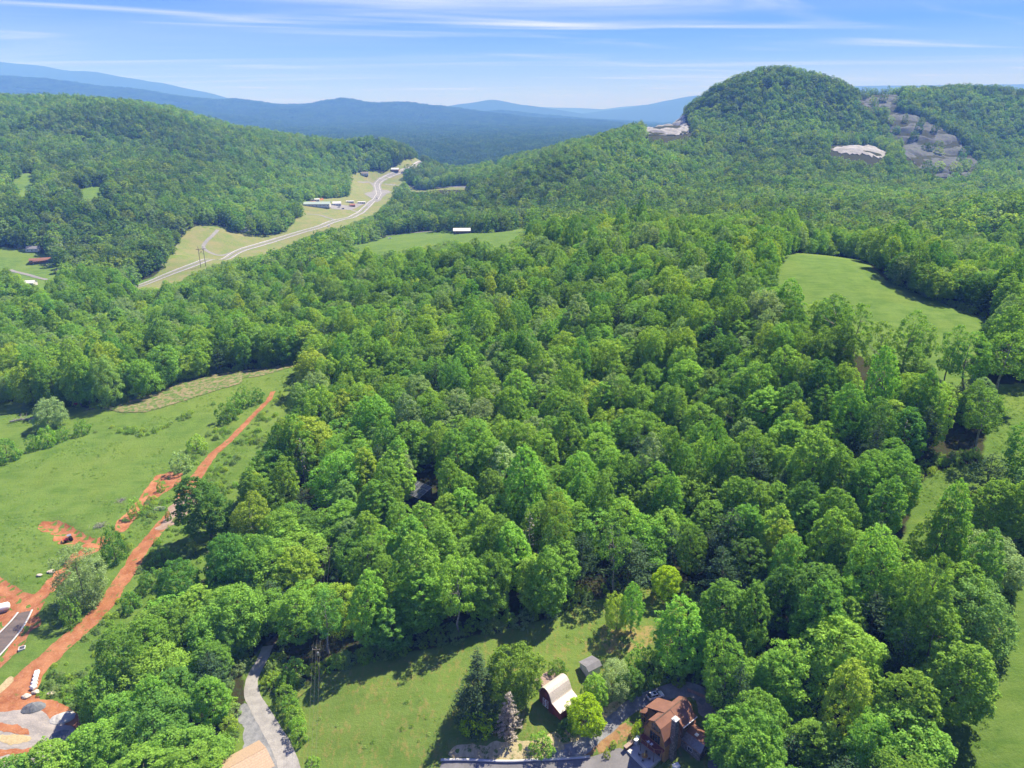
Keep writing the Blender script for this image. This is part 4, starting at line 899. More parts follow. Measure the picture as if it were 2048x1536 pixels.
# blue mountains
x, y = jitter_grid(-9800, 4200, 2350, 12600, 66)
m = (np.abs(x) < y * .76 + 100) & (np.hypot(x, y) >= 2430)
x, y = x[m], y[m]; z = height(x, y)
scatter_object('mountain_forest', 'forest covering the hazy blue mountains', 'forest', GROVES,
               np.stack([x, y, z - 1.0, rng.random(len(x)) * 6.28, np.full(len(x), 1.2), .95 + .4 * rng.random(len(x)), rng.integers(0, 3, len(x))], 1))
print('near', len(NEAR), 'chosen', len(chosen), 'far', len(u1), 'groves', len(x))

# ---------------------------------------------------------------- scrub: low bushes on rough ground and along the wood edges
def near_edge(x, y, polys, lo, hi):
    d = np.full(x.shape, 1e9)
    for k in polys:
        L = OUTLINE[k]; d = np.minimum(d, seg_dist(list(L) + [L[0]], x, y))
    return (d > lo) & (d < hi)
x, y = jitter_grid(-300, 300, 85, 420, 2.3, .48)
m = in_view(x, y, 20); x, y = x[m], y[m]
wood = ~open_ground(x, y)
u = rng.random(len(x)); pn = fbm(x / 7, y / 7, 3, 51)
edge_w = wood & near_edge(x, y, ['lawn', 'left_field', 'small_glade', 'right_pasture', 'upper_field', 'lane_yard'], 0, 4.5) & (u < .75)
dt = seg_dist(TRACK['dirt_track'], x, y)
right_of = inside(SWATHE['track_near'], x, y) & (dt > 3.6) & (pn > -.12) & (u < .8)
bank = inside(OUTLINE['left_field'], x, y) & (dt > 3.8) & (dt < 13) & (y > 205) & (y < 330) & (pn > -.02) & (u < .7)
for k in ('clay_bank', 'dug_clay', 'clay_spur', 'clay_yard', 'clay_flat', 'new_road', 'gravel_pad'): bank &= ~inside(OUTLINE[k], x, y); right_of &= ~inside(OUTLINE[k], x, y)
hd = seg_dist(TRACK['contour_left'], x, y) < 2.6; hd2 = seg_dist(TRACK['hedge_left'], x, y) < 1.6
rows_b = inside(OUTLINE['left_field'], x, y) & (hd & (pn > .02) | hd2 & (u < .5))
keep = (edge_w | right_of | bank | rows_b) & (seg_dist(TRACK['lane'], x, y) > 3.4) & (seg_dist(TRACK['woods_lane'], x, y) > 2.2)
sc = np.where(edge_w, .35 + .5 * rng.random(len(x)), .18 + .34 * rng.random(len(x)))
x, y, sc = x[keep], y[keep], sc[keep]
scatter_object('scrub', 'low tangled scrub and brambles along the wood edges and the dirt track', 'scrub', [p[4] for p in PROTO['shrub']],
               np.stack([x, y, height(x, y) - .1, rng.random(len(x)) * 6.28, sc, sc * (.7 + .5 * rng.random(len(x))), rng.integers(0, 3, len(x))], 1))
# low bushes between highway, fields and the woods in front of them
x, y = jitter_grid(-700, 420, 380, 1500, 5.5, .48); pick = np.zeros(x.shape, bool)
for k in ('highway_near', 'farm_near', 'ridge_near', 'homes_near', 'shops_near'): pick |= inside(SWATHE[k], x, y)
for k in ('highway_cut', 'farm_field', 'upper_field', 'valley_homes'): pick &= ~inside(OUTLINE[k], x, y)
pick &= (seg_dist(TRACK['highway'], x, y) > 13) & (rng.random(len(x)) < .75); x, y = x[pick], y[pick]; sc = .4 + .6 * rng.random(len(x))
scatter_object('scrub', 'low young growth between the highway, the far field and the woods', 'scrub', [p[4] for p in PROTO['shrub']],
               np.stack([x, y, height(x, y) - .1, rng.random(len(x)) * 6.28, sc * 1.3, sc, rng.integers(0, 3, len(x))], 1))

# tussocks of longer grass
x, y = jitter_grid(-300, 260, 88, 420, 1.5, .5)
pn = fbm(x / 9, y / 9, 3, 71); pn2 = fbm(x / 2.5, y / 2.5, 2, 72); u = rng.random(len(x))
g = inside(OUTLINE['right_pasture'], x, y) & (u < .75) | inside(OUTLINE['left_field'], x, y) & (pn > .12) & (u < .5) | inside(OUTLINE['small_glade'], x, y) & (u < .7) | inside(OUTLINE['lawn'], x, y) & (pn > .28) & (u < .15) | inside(OUTLINE['ridge_strip'], x, y) & (u < .6)
for k in ('clay_bank', 'dug_clay', 'clay_spur', 'clay_yard', 'clay_flat', 'new_road', 'gravel_pad', 'asphalt_drive', 'meadow_tan', 'mulch_bank'): g &= ~inside(OUTLINE[k], x, y)
g &= in_view(x, y, 10) & (seg_dist(TRACK['dirt_track'], x, y) > 2.8) & (seg_dist(TRACK['gravel_drive'], x, y) > 2.6)
x, y = x[g], y[g]; sc = .45 + .6 * rng.random(len(x))
scatter_object('grass', 'tussocks of longer grass in the pasture and fields', 'grass', [GRASS_TUFT], np.stack([x, y, height(x, y) - .05, rng.random(len(x)) * 6.28, sc, sc * .6, sc * 0], 1))

# ---------------------------------------------------------------- sheets laid on the ground: tracks, yards, roads
def resample(line, step):
    P = np.asarray(line, float); d = np.r_[0, np.cumsum(np.hypot(*np.diff(P, axis=0).T))]
    n = max(2, int(d[-1] / step) + 1); s = np.linspace(0, d[-1], n)
    # Catmull-Rom style smoothing through the surveyed points
    x = np.interp(s, d, P[:, 0]); y = np.interp(s, d, P[:, 1])
    for _ in range(int(6)):
        x[1:-1] = (x[:-2] + 2 * x[1:-1] + x[2:]) / 4; y[1:-1] = (y[:-2] + 2 * y[1:-1] + y[2:]) / 4
    return np.stack([x, y], 1)
def ribbon(name, line, widths, mat, lift, step=2.0, across=4, ragged=0, parent=None, shift=0.0, zfun=None):
    """a strip along a line, laid on the ground; widths: number or list along the line"""
    C = resample(line, step); t = np.gradient(C, axis=0); t /= np.linalg.norm(t, axis=1)[:, None]; nrm = np.stack([-t[:, 1], t[:, 0]], 1)
    w = np.interp(np.linspace(0, 1, len(C)), np.linspace(0, 1, len(widths)), widths) if isinstance(widths, (list, tuple)) else np.full(len(C), float(widths))
    s = np.arange(len(C)) * step; V = []
    for k in range(across + 1):
        f = k / across - .5; e = w * f
        if ragged and k in (0, across): e = e + ragged * (fbm(s / 3.0, s * 0 + k * 7.7, 3, 5) + .6 * fbm(s / .9, s * 0 + k * 3.1, 2, 6))
        p = C + nrm * (e + shift)[:, None]; V.append(np.c_[p, (zfun or height)(p[:, 0], p[:, 1]) + lift])
    V = np.array(V); n = len(C); i = np.arange(n * (across + 1)).reshape(across + 1, n)
    f = np.stack([i[:-1, :-1], i[:-1, 1:], i[1:, 1:], i[1:, :-1]], -1).reshape(-1, 4)[:, ::-1]
    o = link_mesh(name, V.reshape(-1, 3), f, MAT[mat], parent, smooth=True)
    return o
def sheet(name, poly, mat, lift, cell=2.0, ragged=.5, edge=.8, relief=None, parent=None):
    """an outlined patch laid on the ground, with an uneven edge; relief(x, y, d) adds height, d = metres from the edge"""
    P = np.asarray(poly, float); Q = []
    for a, b in zip(P, np.roll(P, -1, 0)):
        n = max(1, int(np.hypot(*(b - a)) / edge)); Q += [a + (b - a) * k / n for k in range(n)]
    Q = np.array(Q); n = len(Q)
    for _ in range(2): Q = (np.roll(Q, 1, 0) + 2 * Q + np.roll(Q, -1, 0)) / 4
    t = np.roll(Q, -1, 0) - np.roll(Q, 1, 0); t /= np.linalg.norm(t, axis=1)[:, None] + 1e-9
    nr = np.stack([-t[:, 1], t[:, 0]], 1)
    Q = Q + nr * (ragged * (1.2 * fbm(Q[:, 0] / 3.5, Q[:, 1] / 3.5, 2, 9) + .8 * fbm(Q[:, 0] / 1.1, Q[:, 1] / 1.1, 2, 10)))[:, None]
    lo, hi = Q.min(0), Q.max(0)
    X, Y = np.meshgrid(np.arange(lo[0], hi[0], cell), np.arange(lo[1], hi[1], cell)); X = X.ravel(); Y = Y.ravel()
    m = inside(Q, X, Y); X, Y = X[m], Y[m]
    loop = np.vstack([Q, Q[:1]]); d = seg_dist(loop.tolist(), X, Y) if len(X) else np.array([])
    m = d > cell * .35; X, Y, d = X[m], Y[m], d[m]
    pts = [Vector(p) for p in Q] + [Vector((a, b)) for a, b in zip(X, Y)]
    res = delaunay_2d_cdt(pts, [(i, (i + 1) % n) for i in range(n)], [list(range(n))], 1, 1e-4)
    v2 = np.array([tuple(p) for p in res[0]]); fc = [list(f) for f in res[2]]
    z = height(v2[:, 0], v2[:, 1]) + lift
    if relief:
        dd = seg_dist(loop.tolist(), v2[:, 0], v2[:, 1]); z = z + relief(v2[:, 0], v2[:, 1], dd)
    o = link_mesh(name, np.c_[v2, z], fc, MAT[mat], parent, smooth=True); return o
def setting(o, label): return tag(o, label, kind='structure')
OL, TR = OUTLINE, TRACK
setting(ribbon('dirt_track', TR['dirt_track'], [2.6, 2.6, 3.0, 3.4, 4.4, 5.6, 5.0, 5.2, 5.6, 5.6, 6.5, 8], 'clay_track', .07, 1.0, 5, .55), 'red clay dirt track running up beside the mown field')
dt_ = bpy.data.objects['dirt_track']
for k_ in (-.95, .95): ribbon('rut', TR['dirt_track'], [.35, .45, .5, .6, .55], 'clay', .09, 1.0, 1, .18, dt_, k_)
setting(ribbon('lane', TR['lane'], [3.4, 3.8, 4.4, 4.8, 4.8], 'lane_pale', .09, 1.0, 4, .22), 'pale worn lane curving past the hedge')
setting(ribbon('woods_lane', TR['woods_lane'], 2.8, 'leaf_litter', .07, 1.5, 3, .4), 'shaded lane through the trees')
setting(sheet('gravel_patch', OL['track_gravel'], 'gravel_clay', .12, 1.0, 1.2), 'greyish gravel patch spread on the red dirt track')
setting(sheet('gravel_lot', OL['gravel_lot'], 'gravel_grey', .06), 'grey gravel lot beside the tan roofed house')
setting(sheet('asphalt_drive', OL['asphalt_drive'], 'asphalt', .10, ragged=.08), 'grey asphalt drive in front of the patio')
setting(ribbon('gravel_drive', TR['gravel_drive'], [4.2, 3.6, 3.4, 3.4, 3.8, 4, 4], 'gravel_grey', .08, 1.0, 4, .3), 'grey gravel drive climbing past the house')
setting(sheet('straw_bank', OL['straw_bank'], 'straw_bank', .06, 1.2, .5, relief=lambda x, y, d: .25 * np.minimum(d, .8) * fbm(x / 1.2, y / 1.2, 3, 2)), 'bank covered with dry straw and sparse grass')
setting(sheet('mulch_bank', OL['mulch_bank'], 'mulch', .065, 1.2, .4), 'reddish mulch bank between the gravel drive and the asphalt')
setting(sheet('bare_lawn_patch', OL['clay_lawn'], 'worn_turf', .04, 2, 1.2), 'worn patch of lawn under the pair of trees')
setting(sheet('rear_yard', OL['rear_gravel'], 'gravel', .05, 1.5), 'pale gravel behind the brown roofed house')
setting(sheet('side_drive', OL['side_drive'], 'asphalt', .06, 1.5), 'dark drive beside the stone walled wing')
# left: clay and construction ground
dig = lambda x, y, d: .28 * np.minimum(d, 1.0) * fbm(x / 1.3, y / 1.3, 4, 4)
setting(sheet('dug_clay', OL['dug_clay'], 'clay', .06, 1.0, .4, relief=dig), 'hollow of freshly dug red clay in the field')
setting(sheet('clay_strip', OL['clay_bank'], 'clay', .06, 1.2, .6, relief=dig), 'strip of bare red clay along the field edge')
setting(sheet('clay_spur', OL['clay_spur'], 'clay', .075, 1.2, .5, relief=dig), 'red clay spur joining the dug hollow and the yard')
setting(sheet('clay_yard', OL['clay_yard'], 'clay', .055, 1.5, .6, relief=dig), 'red clay yard around the end of the new road')
setting(sheet('clay_flat', OL['clay_flat'], 'clay', .055, 1.5, .6, relief=lambda x, y, d: .5 * dig(x, y, d)), 'wide red clay flat of the building site')
setting(sheet('gravel_pad', OL['gravel_pad'], 'gravel', .22, 1.5, .5, relief=lambda x, y, d: -.12 * (d < .05)), 'brownish gravel pad with tyre marks')
for nm, mt, lb in (('rib_clay_a', 'clay', 'upper red clay strip across the gravel pad'), ('rib_straw_a', 'straw', 'upper straw strip across the gravel pad'),
                   ('rib_clay_b', 'clay', 'lower red clay strip across the gravel pad'), ('rib_straw_b', 'straw', 'lower straw strip across the gravel pad')):
    setting(sheet('clay_strip' if mt == 'clay' else 'straw_strip', OL[nm], mt, .26, .8, .8, .6, relief=lambda x, y, d: .18 * np.minimum(d, .7) * (.4 + fbm(x / .9, y / .9, 3, 19))), lb)
setting(sheet('straw_strip', OL['straw_strip'], 'straw', .13, 1.0, .3), 'pale straw strip at the edge of the red clay flat')
setting(sheet('tall_grass', OL['meadow_tan'], 'meadow', .25, 1.5, .7, relief=lambda x, y, d: np.minimum(d, .6) * (.5 + .5 * fbm(x / 1.5, y / 1.5, 3, 8))), 'patch of tall dry tan grass left standing in the field')
setting(sheet('tall_grass', OL['meadow_tan_b'], 'meadow', .2, 1.5, .7, relief=lambda x, y, d: np.minimum(d, .5) * (.4 + .5 * fbm(x / 1.5, y / 1.5, 3, 8))), 'tan grass fringe along the foot of the wood')
road = setting(sheet('new_road', OL['new_road'], 'asphalt_new', .16, 2, .02), 'short new asphalt road stained with clay')
rp = [np.array(p) for p in OL['new_road']]
def kerb(name, line, label):
    o = ribbon(name, line, .55, 'concrete', .30, 1.0, 1, 0); sm = o.modifiers.new('depth', 'SOLIDIFY'); sm.thickness = .22; sm.offset = -1
    return setting(o, label)
kerb('kerb', [tuple(p) for p in rp[1:8]], 'concrete kerb on the grass side of the new asphalt road')
kerb('kerb', [tuple(rp[0])] + [tuple(p) for p in rp[:7:-1]], 'concrete kerb on the clay side of the new asphalt road')
kerb('kerb', [OL['asphalt_drive'][0], OL['asphalt_drive'][1], OL['asphalt_drive'][2], OL['asphalt_drive'][3], OL['asphalt_drive'][4]], 'pale concrete edge of the asphalt drive below the straw bank')
# valley: highway and side roads
big = lambda d: d
soil_material('median', (.20, .20, .06), (.14, .19, .04), (.26, .22, .10), .1)
plain('line_white', (.75, .75, .72), .6, var=.05); plain('line_yellow', (.62, .46, .08), .6, var=.05)
setting(sheet('verge', OL['highway_cut'], 'bank_grass', .15, 10, 2, 8), 'dry olive grass verge and bank beside the highway')
hw = setting(ribbon('highway', TR['highway'], [11.5, 11.5, 12, 12, 13, 16, 20, 16, 13], 'road_far', .35, 8, 6), 'four lane grey highway through the valley')
for sh, mt in ((-5.0, 'line_white'), (5.0, 'line_white')):
    ribbon('road_marking', TR['highway'], .45, mt, .45, 8, 1, 0, hw, sh)
mdn = ribbon('median', TR['highway'][:9], 2.2, 'median', .50, 8, 1, .3, hw)
setting(sheet('highway_junction', OL['junction'], 'road_far', .42, 8, .5, 6), 'wide paved junction on the highway')
for k, w, lb in (('bank_road', 4.5, 'narrow road looping up the grass bank above the highway'), ('shop_road', 6, 'short road to the green roofed building'),
                 ('home_road', 5, 'drive climbing from the highway to the valley houses'), ('farm_track', 4, 'pale farm track along the far field edge'),
                 ('valley_drive', 5, 'drive between the valley houses and lawns'), ('cross_road', 6, 'side road on the hill side of the highway'), ('cross_road_b', 7, 'side road crossing the valley floor'),
                 ('quarry_road', 7, 'pale quarry haul road seen between trees')):
    setting(ribbon('side_road', TR[k], w, 'spoil' if k == 'quarry_road' else 'road_far', .30, 4, 2, .3), lb)
setting(sheet('parking_lot', OL['shop_lot'], 'road_far', .36, 6, .5, 5), 'paved lot in front of the green roofed building')
setting(sheet('clay_lot', OL['clay_lot_far'], 'clay', .36, 6, 1, 5), 'cleared orange clay lot behind the green roofed building')
# quarry: stepped rock
def benches(x, y, d):
    z = fbm(x / 26, y / 26, 4, 12) * 5 + fbm(x / 7, y / 7, 3, 13) * 1.6
    return np.minimum(d / 8, 1) * z
def steps(h):
    def fn(x, y, d):
        z = height(x, y); w = z + 9 * fbm(x / 45, y / 45, 3, 61) + 3 * fbm(x / 12, y / 12, 2, 62); g = w / h - np.floor(w / h)
        q = h * (np.clip(g * 2.2 - .7, 0, 1) - g) * (.35 + .65 * np.clip(.5 + 1.6 * fbm(x / 60, y / 60, 2, 63), 0, 1))
        return np.minimum(d / 8, 1) * q + benches(x, y, d) * .8
    return fn
setting(sheet('quarry_benches', OL['quarry_bench'], 'spoil_pale', 1.2, 4, 4, 6, relief=steps(14)), 'stepped grey rock benches of the quarry on the hill shoulder')
setting(sheet('quarry_face', OL['quarry_cliff'], 'rock_shaded', 1.2, 4, 4, 6, relief=steps(22)), 'tall bare rock face of the quarry in the hollow of the hill')
setting(sheet('quarry_ledge', OL['upper_cliff'], 'rock_shaded', 1.2, 4, 4, 6, relief=steps(15)), 'upper rock ledge of the quarry below the hill top')
setting(sheet('spoil_tip', OL['spoil_tip'], 'spoil', 1.2, 5, 9, 4, relief=lambda x, y, d: np.minimum(d / 10, 1) * (.5 + 5 * fbm(x / 22, y / 9, 4, 15))), 'white spoil heap of crushed stone on the quarry hill')

# ---------------------------------------------------------------- building kit
def striped(name, c, dark, scale, axis=(1, 0, 0), rough=.7, spec=.3, metal=0, width=.12):
    t = NT(name); p = t.pos(obj=True)
    sp = t.new('ShaderNodeVectorMath', {0: p, 1: axis}, operation='DOT_PRODUCT').outputs['Value']
    f = t.math('FRACT', t.math('MULTIPLY', sp, scale)); edge = t.math('LESS_THAN', f, width)
    n = t.noise(2.5, p, 5, .65)
    cc = t.mix(t.ramp(n, .3, .7), tuple(q * .82 for q in c), tuple(min(1, q * 1.12) for q in c))
    cc = t.mix(edge, cc, dark)
    MAT[name] = t.principled(cc, rough, t.bump(t.math('SUBTRACT', 1.0, edge), .5, .03), spec, metal)
striped('siding_honey', (.46, .25, .085), (.26, .13, .045), 4.5, (0, 0, 1))
striped('siding_brown', (.15, .085, .05), (.08, .045, .03), 4.5, (0, 0, 1))
striped('siding_white', (.66, .68, .66), (.45, .47, .46), 5, (0, 0, 1))
striped('barn_red', (.27, .050, .028), (.14, .03, .02), 3.0, (1, 0, 0))
striped('roof_cream', (.56, .49, .42), (.43, .37, .31), 2.2, (1, 0, 0), .55, .35)
striped('roof_tan', (.40, .285, .19), (.32, .23, .15), 1.6, (1, 0, 0), .6, .3)
striped('roof_brown_metal', (.30, .215, .175), (.2, .15, .12), 1.4, (1, 0, 0), .6)
striped('roof_pale', (.62, .62, .60), (.5, .5, .5), .5, (1, 0, 0), .5)
striped('roof_green', (.34, .42, .36), (.28, .35, .30), .5, (1, 0, 0), .6)
def shingle(name, c):
    t = NT(name); p = t.pos(obj=True); n1 = t.noise(.7, p, 5, .6); n2 = t.noise(9, p, 2, .6)
    cc = t.mix(t.ramp(n1, .3, .7), tuple(q * .85 for q in c), tuple(q * 1.12 for q in c)); cc = t.mix(t.math('MULTIPLY', t.ramp(n2, .45, .65), .35), cc, tuple(q * .6 for q in c))
    MAT[name] = t.principled(cc, .92, t.bump(n2, .5, .04), .1)
shingle('shingle_brown', (.235, .120, .082)); shingle('shingle_grey', (.20, .195, .205)); shingle('shingle_far', (.24, .21, .19))
def stone_wall(name):
    t = NT(name); p = t.pos(obj=True)
    v = t.new('ShaderNodeTexVoronoi', {'Vector': p, 'Scale': 2.6, 'Randomness': .9}); e = t.new('ShaderNodeTexVoronoi', {'Vector': p, 'Scale': 2.6, 'Randomness': .9}, feature='DISTANCE_TO_EDGE')
    sp = t.new('ShaderNodeSeparateColor', {0: v.outputs['Color']})
    cc = t.mix(sp.outputs[0], (.15, .125, .10), (.36, .32, .27)); cc = t.mix(t.ramp(e.outputs['Distance'], .02, .07), (.09, .08, .07), cc)
    MAT[name] = t.principled(cc, .9, t.bump(t.ramp(e.outputs['Distance'], 0, .12), .9, .08), .15)
stone_wall('field_stone')
plain('glass', (.025, .030, .035), .08, .6, var=.05); plain('trim_wood', (.40, .22, .08), .7); plain('trim_white', (.78, .78, .76), .55, var=.04)
plain('deck_red', (.19, .045, .035), .75, var=.15); plain('dark_wood', (.10, .065, .045), .85, var=.2); plain('metal_dark', (.09, .095, .11), .45, .4, .3)
plain('panel_grey', (.19, .185, .195), .4, .45, .2); plain('white_paint', (.80, .80, .80), .4, var=.03); plain('rubber', (.02, .02, .02), .85)
plain('red_paint', (.42, .035, .03), .45, .5); plain('steel', (.42, .43, .44), .4, .5, .6); plain('bag_white', (.78, .78, .77), .85, var=.08, bump=.4)
plain('orange_paint', (.62, .13, .03), .5); plain('wire', (.12, .12, .12), .6); plain('pole_wood', (.20, .16, .12), .9, var=.25, scale=4); plain('yellow_cloth', (.62, .42, .07), .8)
plain('car_dark', (.06, .065, .08), .3, .5, .2); plain('car_silver', (.48, .49, .50), .3, .5, .4); plain('blue_paint', (.10, .18, .34), .4, .5); plain('brick_far', (.33, .15, .10), .9, var=.2)
plain('siding_far', (.58, .57, .54), .8, var=.06); plain('light_lens', (.75, .72, .65), .2, .6); plain('boulder_pale', (.55, .47, .37), .9, var=.2, bump=.6)

def box(name, x0, x1, y0, y1, z0, z1, mat, parent=None, bevel=0):
    v = [(x, y, z) for z in (z0, z1) for y in (y0, y1) for x in (x0, x1)]
    f = [(0, 2, 3, 1), (4, 5, 7, 6), (0, 1, 5, 4), (2, 6, 7, 3), (0, 4, 6, 2), (1, 3, 7, 5)]
    o = link_mesh(name, v, f, MAT[mat], parent)
    if bevel:
        b = o.modifiers.new('bevel', 'BEVEL'); b.width = bevel; b.segments = 2
    return o
def boxes(name, L, mat, parent=None):
    V = []; Fc = []
    for x0, x1, y0, y1, z0, z1 in L:
        n = len(V); V += [(x, y, z) for z in (z0, z1) for y in (y0, y1) for x in (x0, x1)]
        Fc += [tuple(i + n for i in q) for q in ((0, 2, 3, 1), (4, 5, 7, 6), (0, 1, 5, 4), (2, 6, 7, 3), (0, 4, 6, 2), (1, 3, 7, 5))]
    return link_mesh(name, V, Fc, MAT[mat], parent)
def prism(name, prof, a0, a1, mat, parent=None, axis='x'):
    """profile [(side, z)...] counter-clockwise, extruded from a0 to a1 along x (side = y) or along y (side = x)"""
    n = len(prof)
    mk = (lambda a, s, z: (a, s, z)) if axis == 'x' else (lambda a, s, z: (s, a, z))
    v = [mk(a0, s, z) for s, z in prof] + [mk(a1, s, z) for s, z in prof]
    f = [list(range(n))[::-1], list(range(n, 2 * n))] + [[i, (i + 1) % n, n + (i + 1) % n, n + i] for i in range(n)]
    o = link_mesh(name, v, f, MAT[mat], parent)
    bm = bmesh.new(); bm.from_mesh(o.data); bmesh.ops.recalc_face_normals(bm, faces=bm.faces); bm.to_mesh(o.data); bm.free()
    return o
def slab(name, c, th, mat, parent=None):
    """solid panel: four or more corners in a plane, thickness th downward along its normal"""
    c = np.array(c, float); nr = np.cross(c[1] - c[0], c[2] - c[0]); nr /= np.linalg.norm(nr)
    if nr[2] < 0: nr = -nr
    n = len(c); v = np.vstack([c, c - nr * th])
    f = [list(range(n)), list(range(n, 2 * n))[::-1]] + [[i, n + i, n + (i + 1) % n, (i + 1) % n] for i in range(n)]
    o = link_mesh(name, v, f, MAT[mat], parent)
    bm = bmesh.new(); bm.from_mesh(o.data); bmesh.ops.recalc_face_normals(bm, faces=bm.faces); bm.to_mesh(o.data); bm.free()
    return o
def cyl(name, a, b, r, mat, parent=None, sides=10, r2=None):
    v, f = tube([a, b], [r, r if r2 is None else r2], sides); n = len(v) // 2
    o = link_mesh(name, v, [list(q) for q in f] + [list(range(n))[::-1], list(range(n, 2 * n))], MAT[mat], parent)
    bm = bmesh.new(); bm.from_mesh(o.data); bmesh.ops.recalc_face_normals(bm, faces=bm.faces); bm.to_mesh(o.data); bm.free()
    return o
def window_x(root, x, y0, y1, z0, z1, face=-1, trim='trim_wood', bars=1):
    """window in a wall that faces -x (face -1) or +x, standing proud of it"""
    e = .09; fr = boxes('window', [(min(x, x + face * .07), max(x, x + face * .07), a, b, c, d) for a, b, c, d in
        ((y0 - e, y0, z0 - e, z1 + e), (y1, y1 + e, z0 - e, z1 + e), (y0, y1, z0 - e, z0), (y0, y1, z1, z1 + e))] +
        [(min(x, x + face * .05), max(x, x + face * .05), y0 + (y1 - y0) * (k + 1) / (bars + 1) - .03, y0 + (y1 - y0) * (k + 1) / (bars + 1) + .03, z0, z1) for k in range(bars)], trim, root)
    box('pane', min(x, x + face * .025), max(x, x + face * .025), y0, y1, z0, z1, 'glass', fr); return fr
def window_y(root, y, x0, x1, z0, z1, face=-1, trim='trim_wood', bars=1):
    e = .09; fr = boxes('window', [(a, b, min(y, y + face * .07), max(y, y + face * .07), c, d) for a, b, c, d in
        ((x0 - e, x0, z0 - e, z1 + e), (x1, x1 + e, z0 - e, z1 + e), (x0, x1, z0 - e, z0), (x0, x1, z1, z1 + e))] +
        [(x0 + (x1 - x0) * (k + 1) / (bars + 1) - .03, x0 + (x1 - x0) * (k + 1) / (bars + 1) + .03, min(y, y + face * .05), max(y, y + face * .05), z0, z1) for k in range(bars)], trim, root)
    box('pane', x0, x1, min(y, y + face * .025), max(y, y + face * .025), z0, z1, 'glass', fr); return fr

# ---------------------------------------------------------------- the timber house (x runs along its ridge, away from the patio)
h = empty('timber_house', (35.5, 135.1, 0), R(39.7))
tag(h, 'timber chalet with brown gambrel roof, tall stone chimney and red deck', 'house')
bodyp = [(-3.4, -.8), (3.4, -.8), (3.4, 5.6), (1.75, 9.35), (0, 10.35), (-1.75, 9.35), (-3.4, 5.6)]
prism('wall', bodyp, .35, 11.2, 'siding_honey', h)
def gambrel(root, x0, x1, ev, br, rg, mat, th=.16):
    slab('roof_upper', [(x0, 0, rg[1]), (x1, 0, rg[1]), (x1, br[0], br[1]), (x0, br[0], br[1])], th, mat, root)
    slab('roof_upper', [(x0, 0, rg[1]), (x0, -br[0], br[1]), (x1, -br[0], br[1]), (x1, 0, rg[1])], th, mat, root)
    slab('roof_lower', [(x0, br[0], br[1]), (x1, br[0], br[1]), (x1, ev[0], ev[1]), (x0, ev[0], ev[1])], th, mat, root)
    slab('roof_lower', [(x0, -br[0], br[1]), (x0, -ev[0], ev[1]), (x1, -ev[0], ev[1]), (x1, -br[0], br[1])], th, mat, root)
gambrel(h, -.45, 11.8, (3.85, 5.25), (1.95, 9.55), (0, 10.65), 'shingle_brown')
boxes('ridge_cap', [(-.45, 11.8, -.16, .16, 10.60, 10.70)], 'dark_wood', h)
# right dormer with white gutter, left cross wing and side porch
box('dormer_wall', 5.9, 10.7, -3.95, -.5, 4.0, 8.05, 'siding_brown', h)
dr = slab('dormer_roof', [(5.5, -.1, 10.72), (11.0, -.1, 10.72), (11.0, -4.4, 8.15), (5.5, -4.4, 8.15)], .16, 'shingle_brown', h)
box('gutter', 5.5, 11.0, -4.56, -4.40, 7.98, 8.14, 'trim_white', h)
window_y(h, -3.95, 7.0, 8.2, 6.0, 7.3)
box('wing_wall', 3.9, 8.0, 1.0, 5.6, .5, 8.0, 'siding_brown', h)
slab('wing_roof', [(3.5, .1, 10.72), (3.5, 6.1, 8.05), (8.4, 6.1, 8.05), (8.4, .1, 10.72)], .16, 'shingle_brown', h)
box('porch_wall', 4.0, 6.6, 5.6, 7.5, 1.0, 4.6, 'siding_brown', h)
slab('porch_roof', [(3.6, 5.5, 6.0), (3.6, 7.9, 4.8), (5.3, 7.9, 5.35), (5.3, 5.5, 6.3)], .14, 'shingle_brown', h)
slab('porch_roof', [(5.3, 5.5, 6.3), (5.3, 7.9, 5.35), (7.0, 7.9, 4.8), (7.0, 5.5, 6.0)], .14, 'shingle_brown', h)
window_x(h, 4.0, 6.0, 7.1, 2.4, 4.0)
cyl('vent_pipe', (9.6, -2.3, 8.6), (9.6, -2.3, 10.1), .09, 'metal_dark', h); cyl('vent_pipe', (7.4, -2.6, 8.9), (7.4, -2.6, 9.7), .06, 'metal_dark', h)
# front gable
for y0, y1, z0, z1 in ((-.05, 1.35, 7.0, 8.9), (-1.55, -.15, 7.0, 8.9)): window_x(h, .35, y0, y1, z0, z1)
window_x(h, .35, -1.6, 1.6, 3.6, 6.2, bars=3)
window_x(h, .35, -2.0, -.5, .2, 2.3); window_x(h, .35, .6, 2.2, .2, 2.3)
boxes('front_beam', [(.20, .36, -3.35, 3.35, 6.42, 6.66), (.20, .36, -3.4, -3.15, -.5, 6.4), (.20, .36, 3.15, 3.4, -.5, 6.4)], 'trim_wood', h)
box('ridge_lookout', -.35, .4, -.12, .12, 9.95, 10.35, 'trim_wood', h)
# chimney
ch = prism('chimney', [(-4.7, -1.0), (-3.2, -1.0), (-3.2, 5.0), (-3.25, 12.3), (-4.5, 12.3), (-4.7, 5.0)], 1.9, 3.3, 'field_stone', h)
box('cap', 1.8, 3.4, -4.62, -3.14, 12.3, 12.5, 'concrete', ch); boxes('flue', [(2.05, 2.5, -4.15, -3.6, 12.5, 12.72), (2.7, 3.15, -4.15, -3.6, 12.5, 12.72)], 'trim_white', ch)
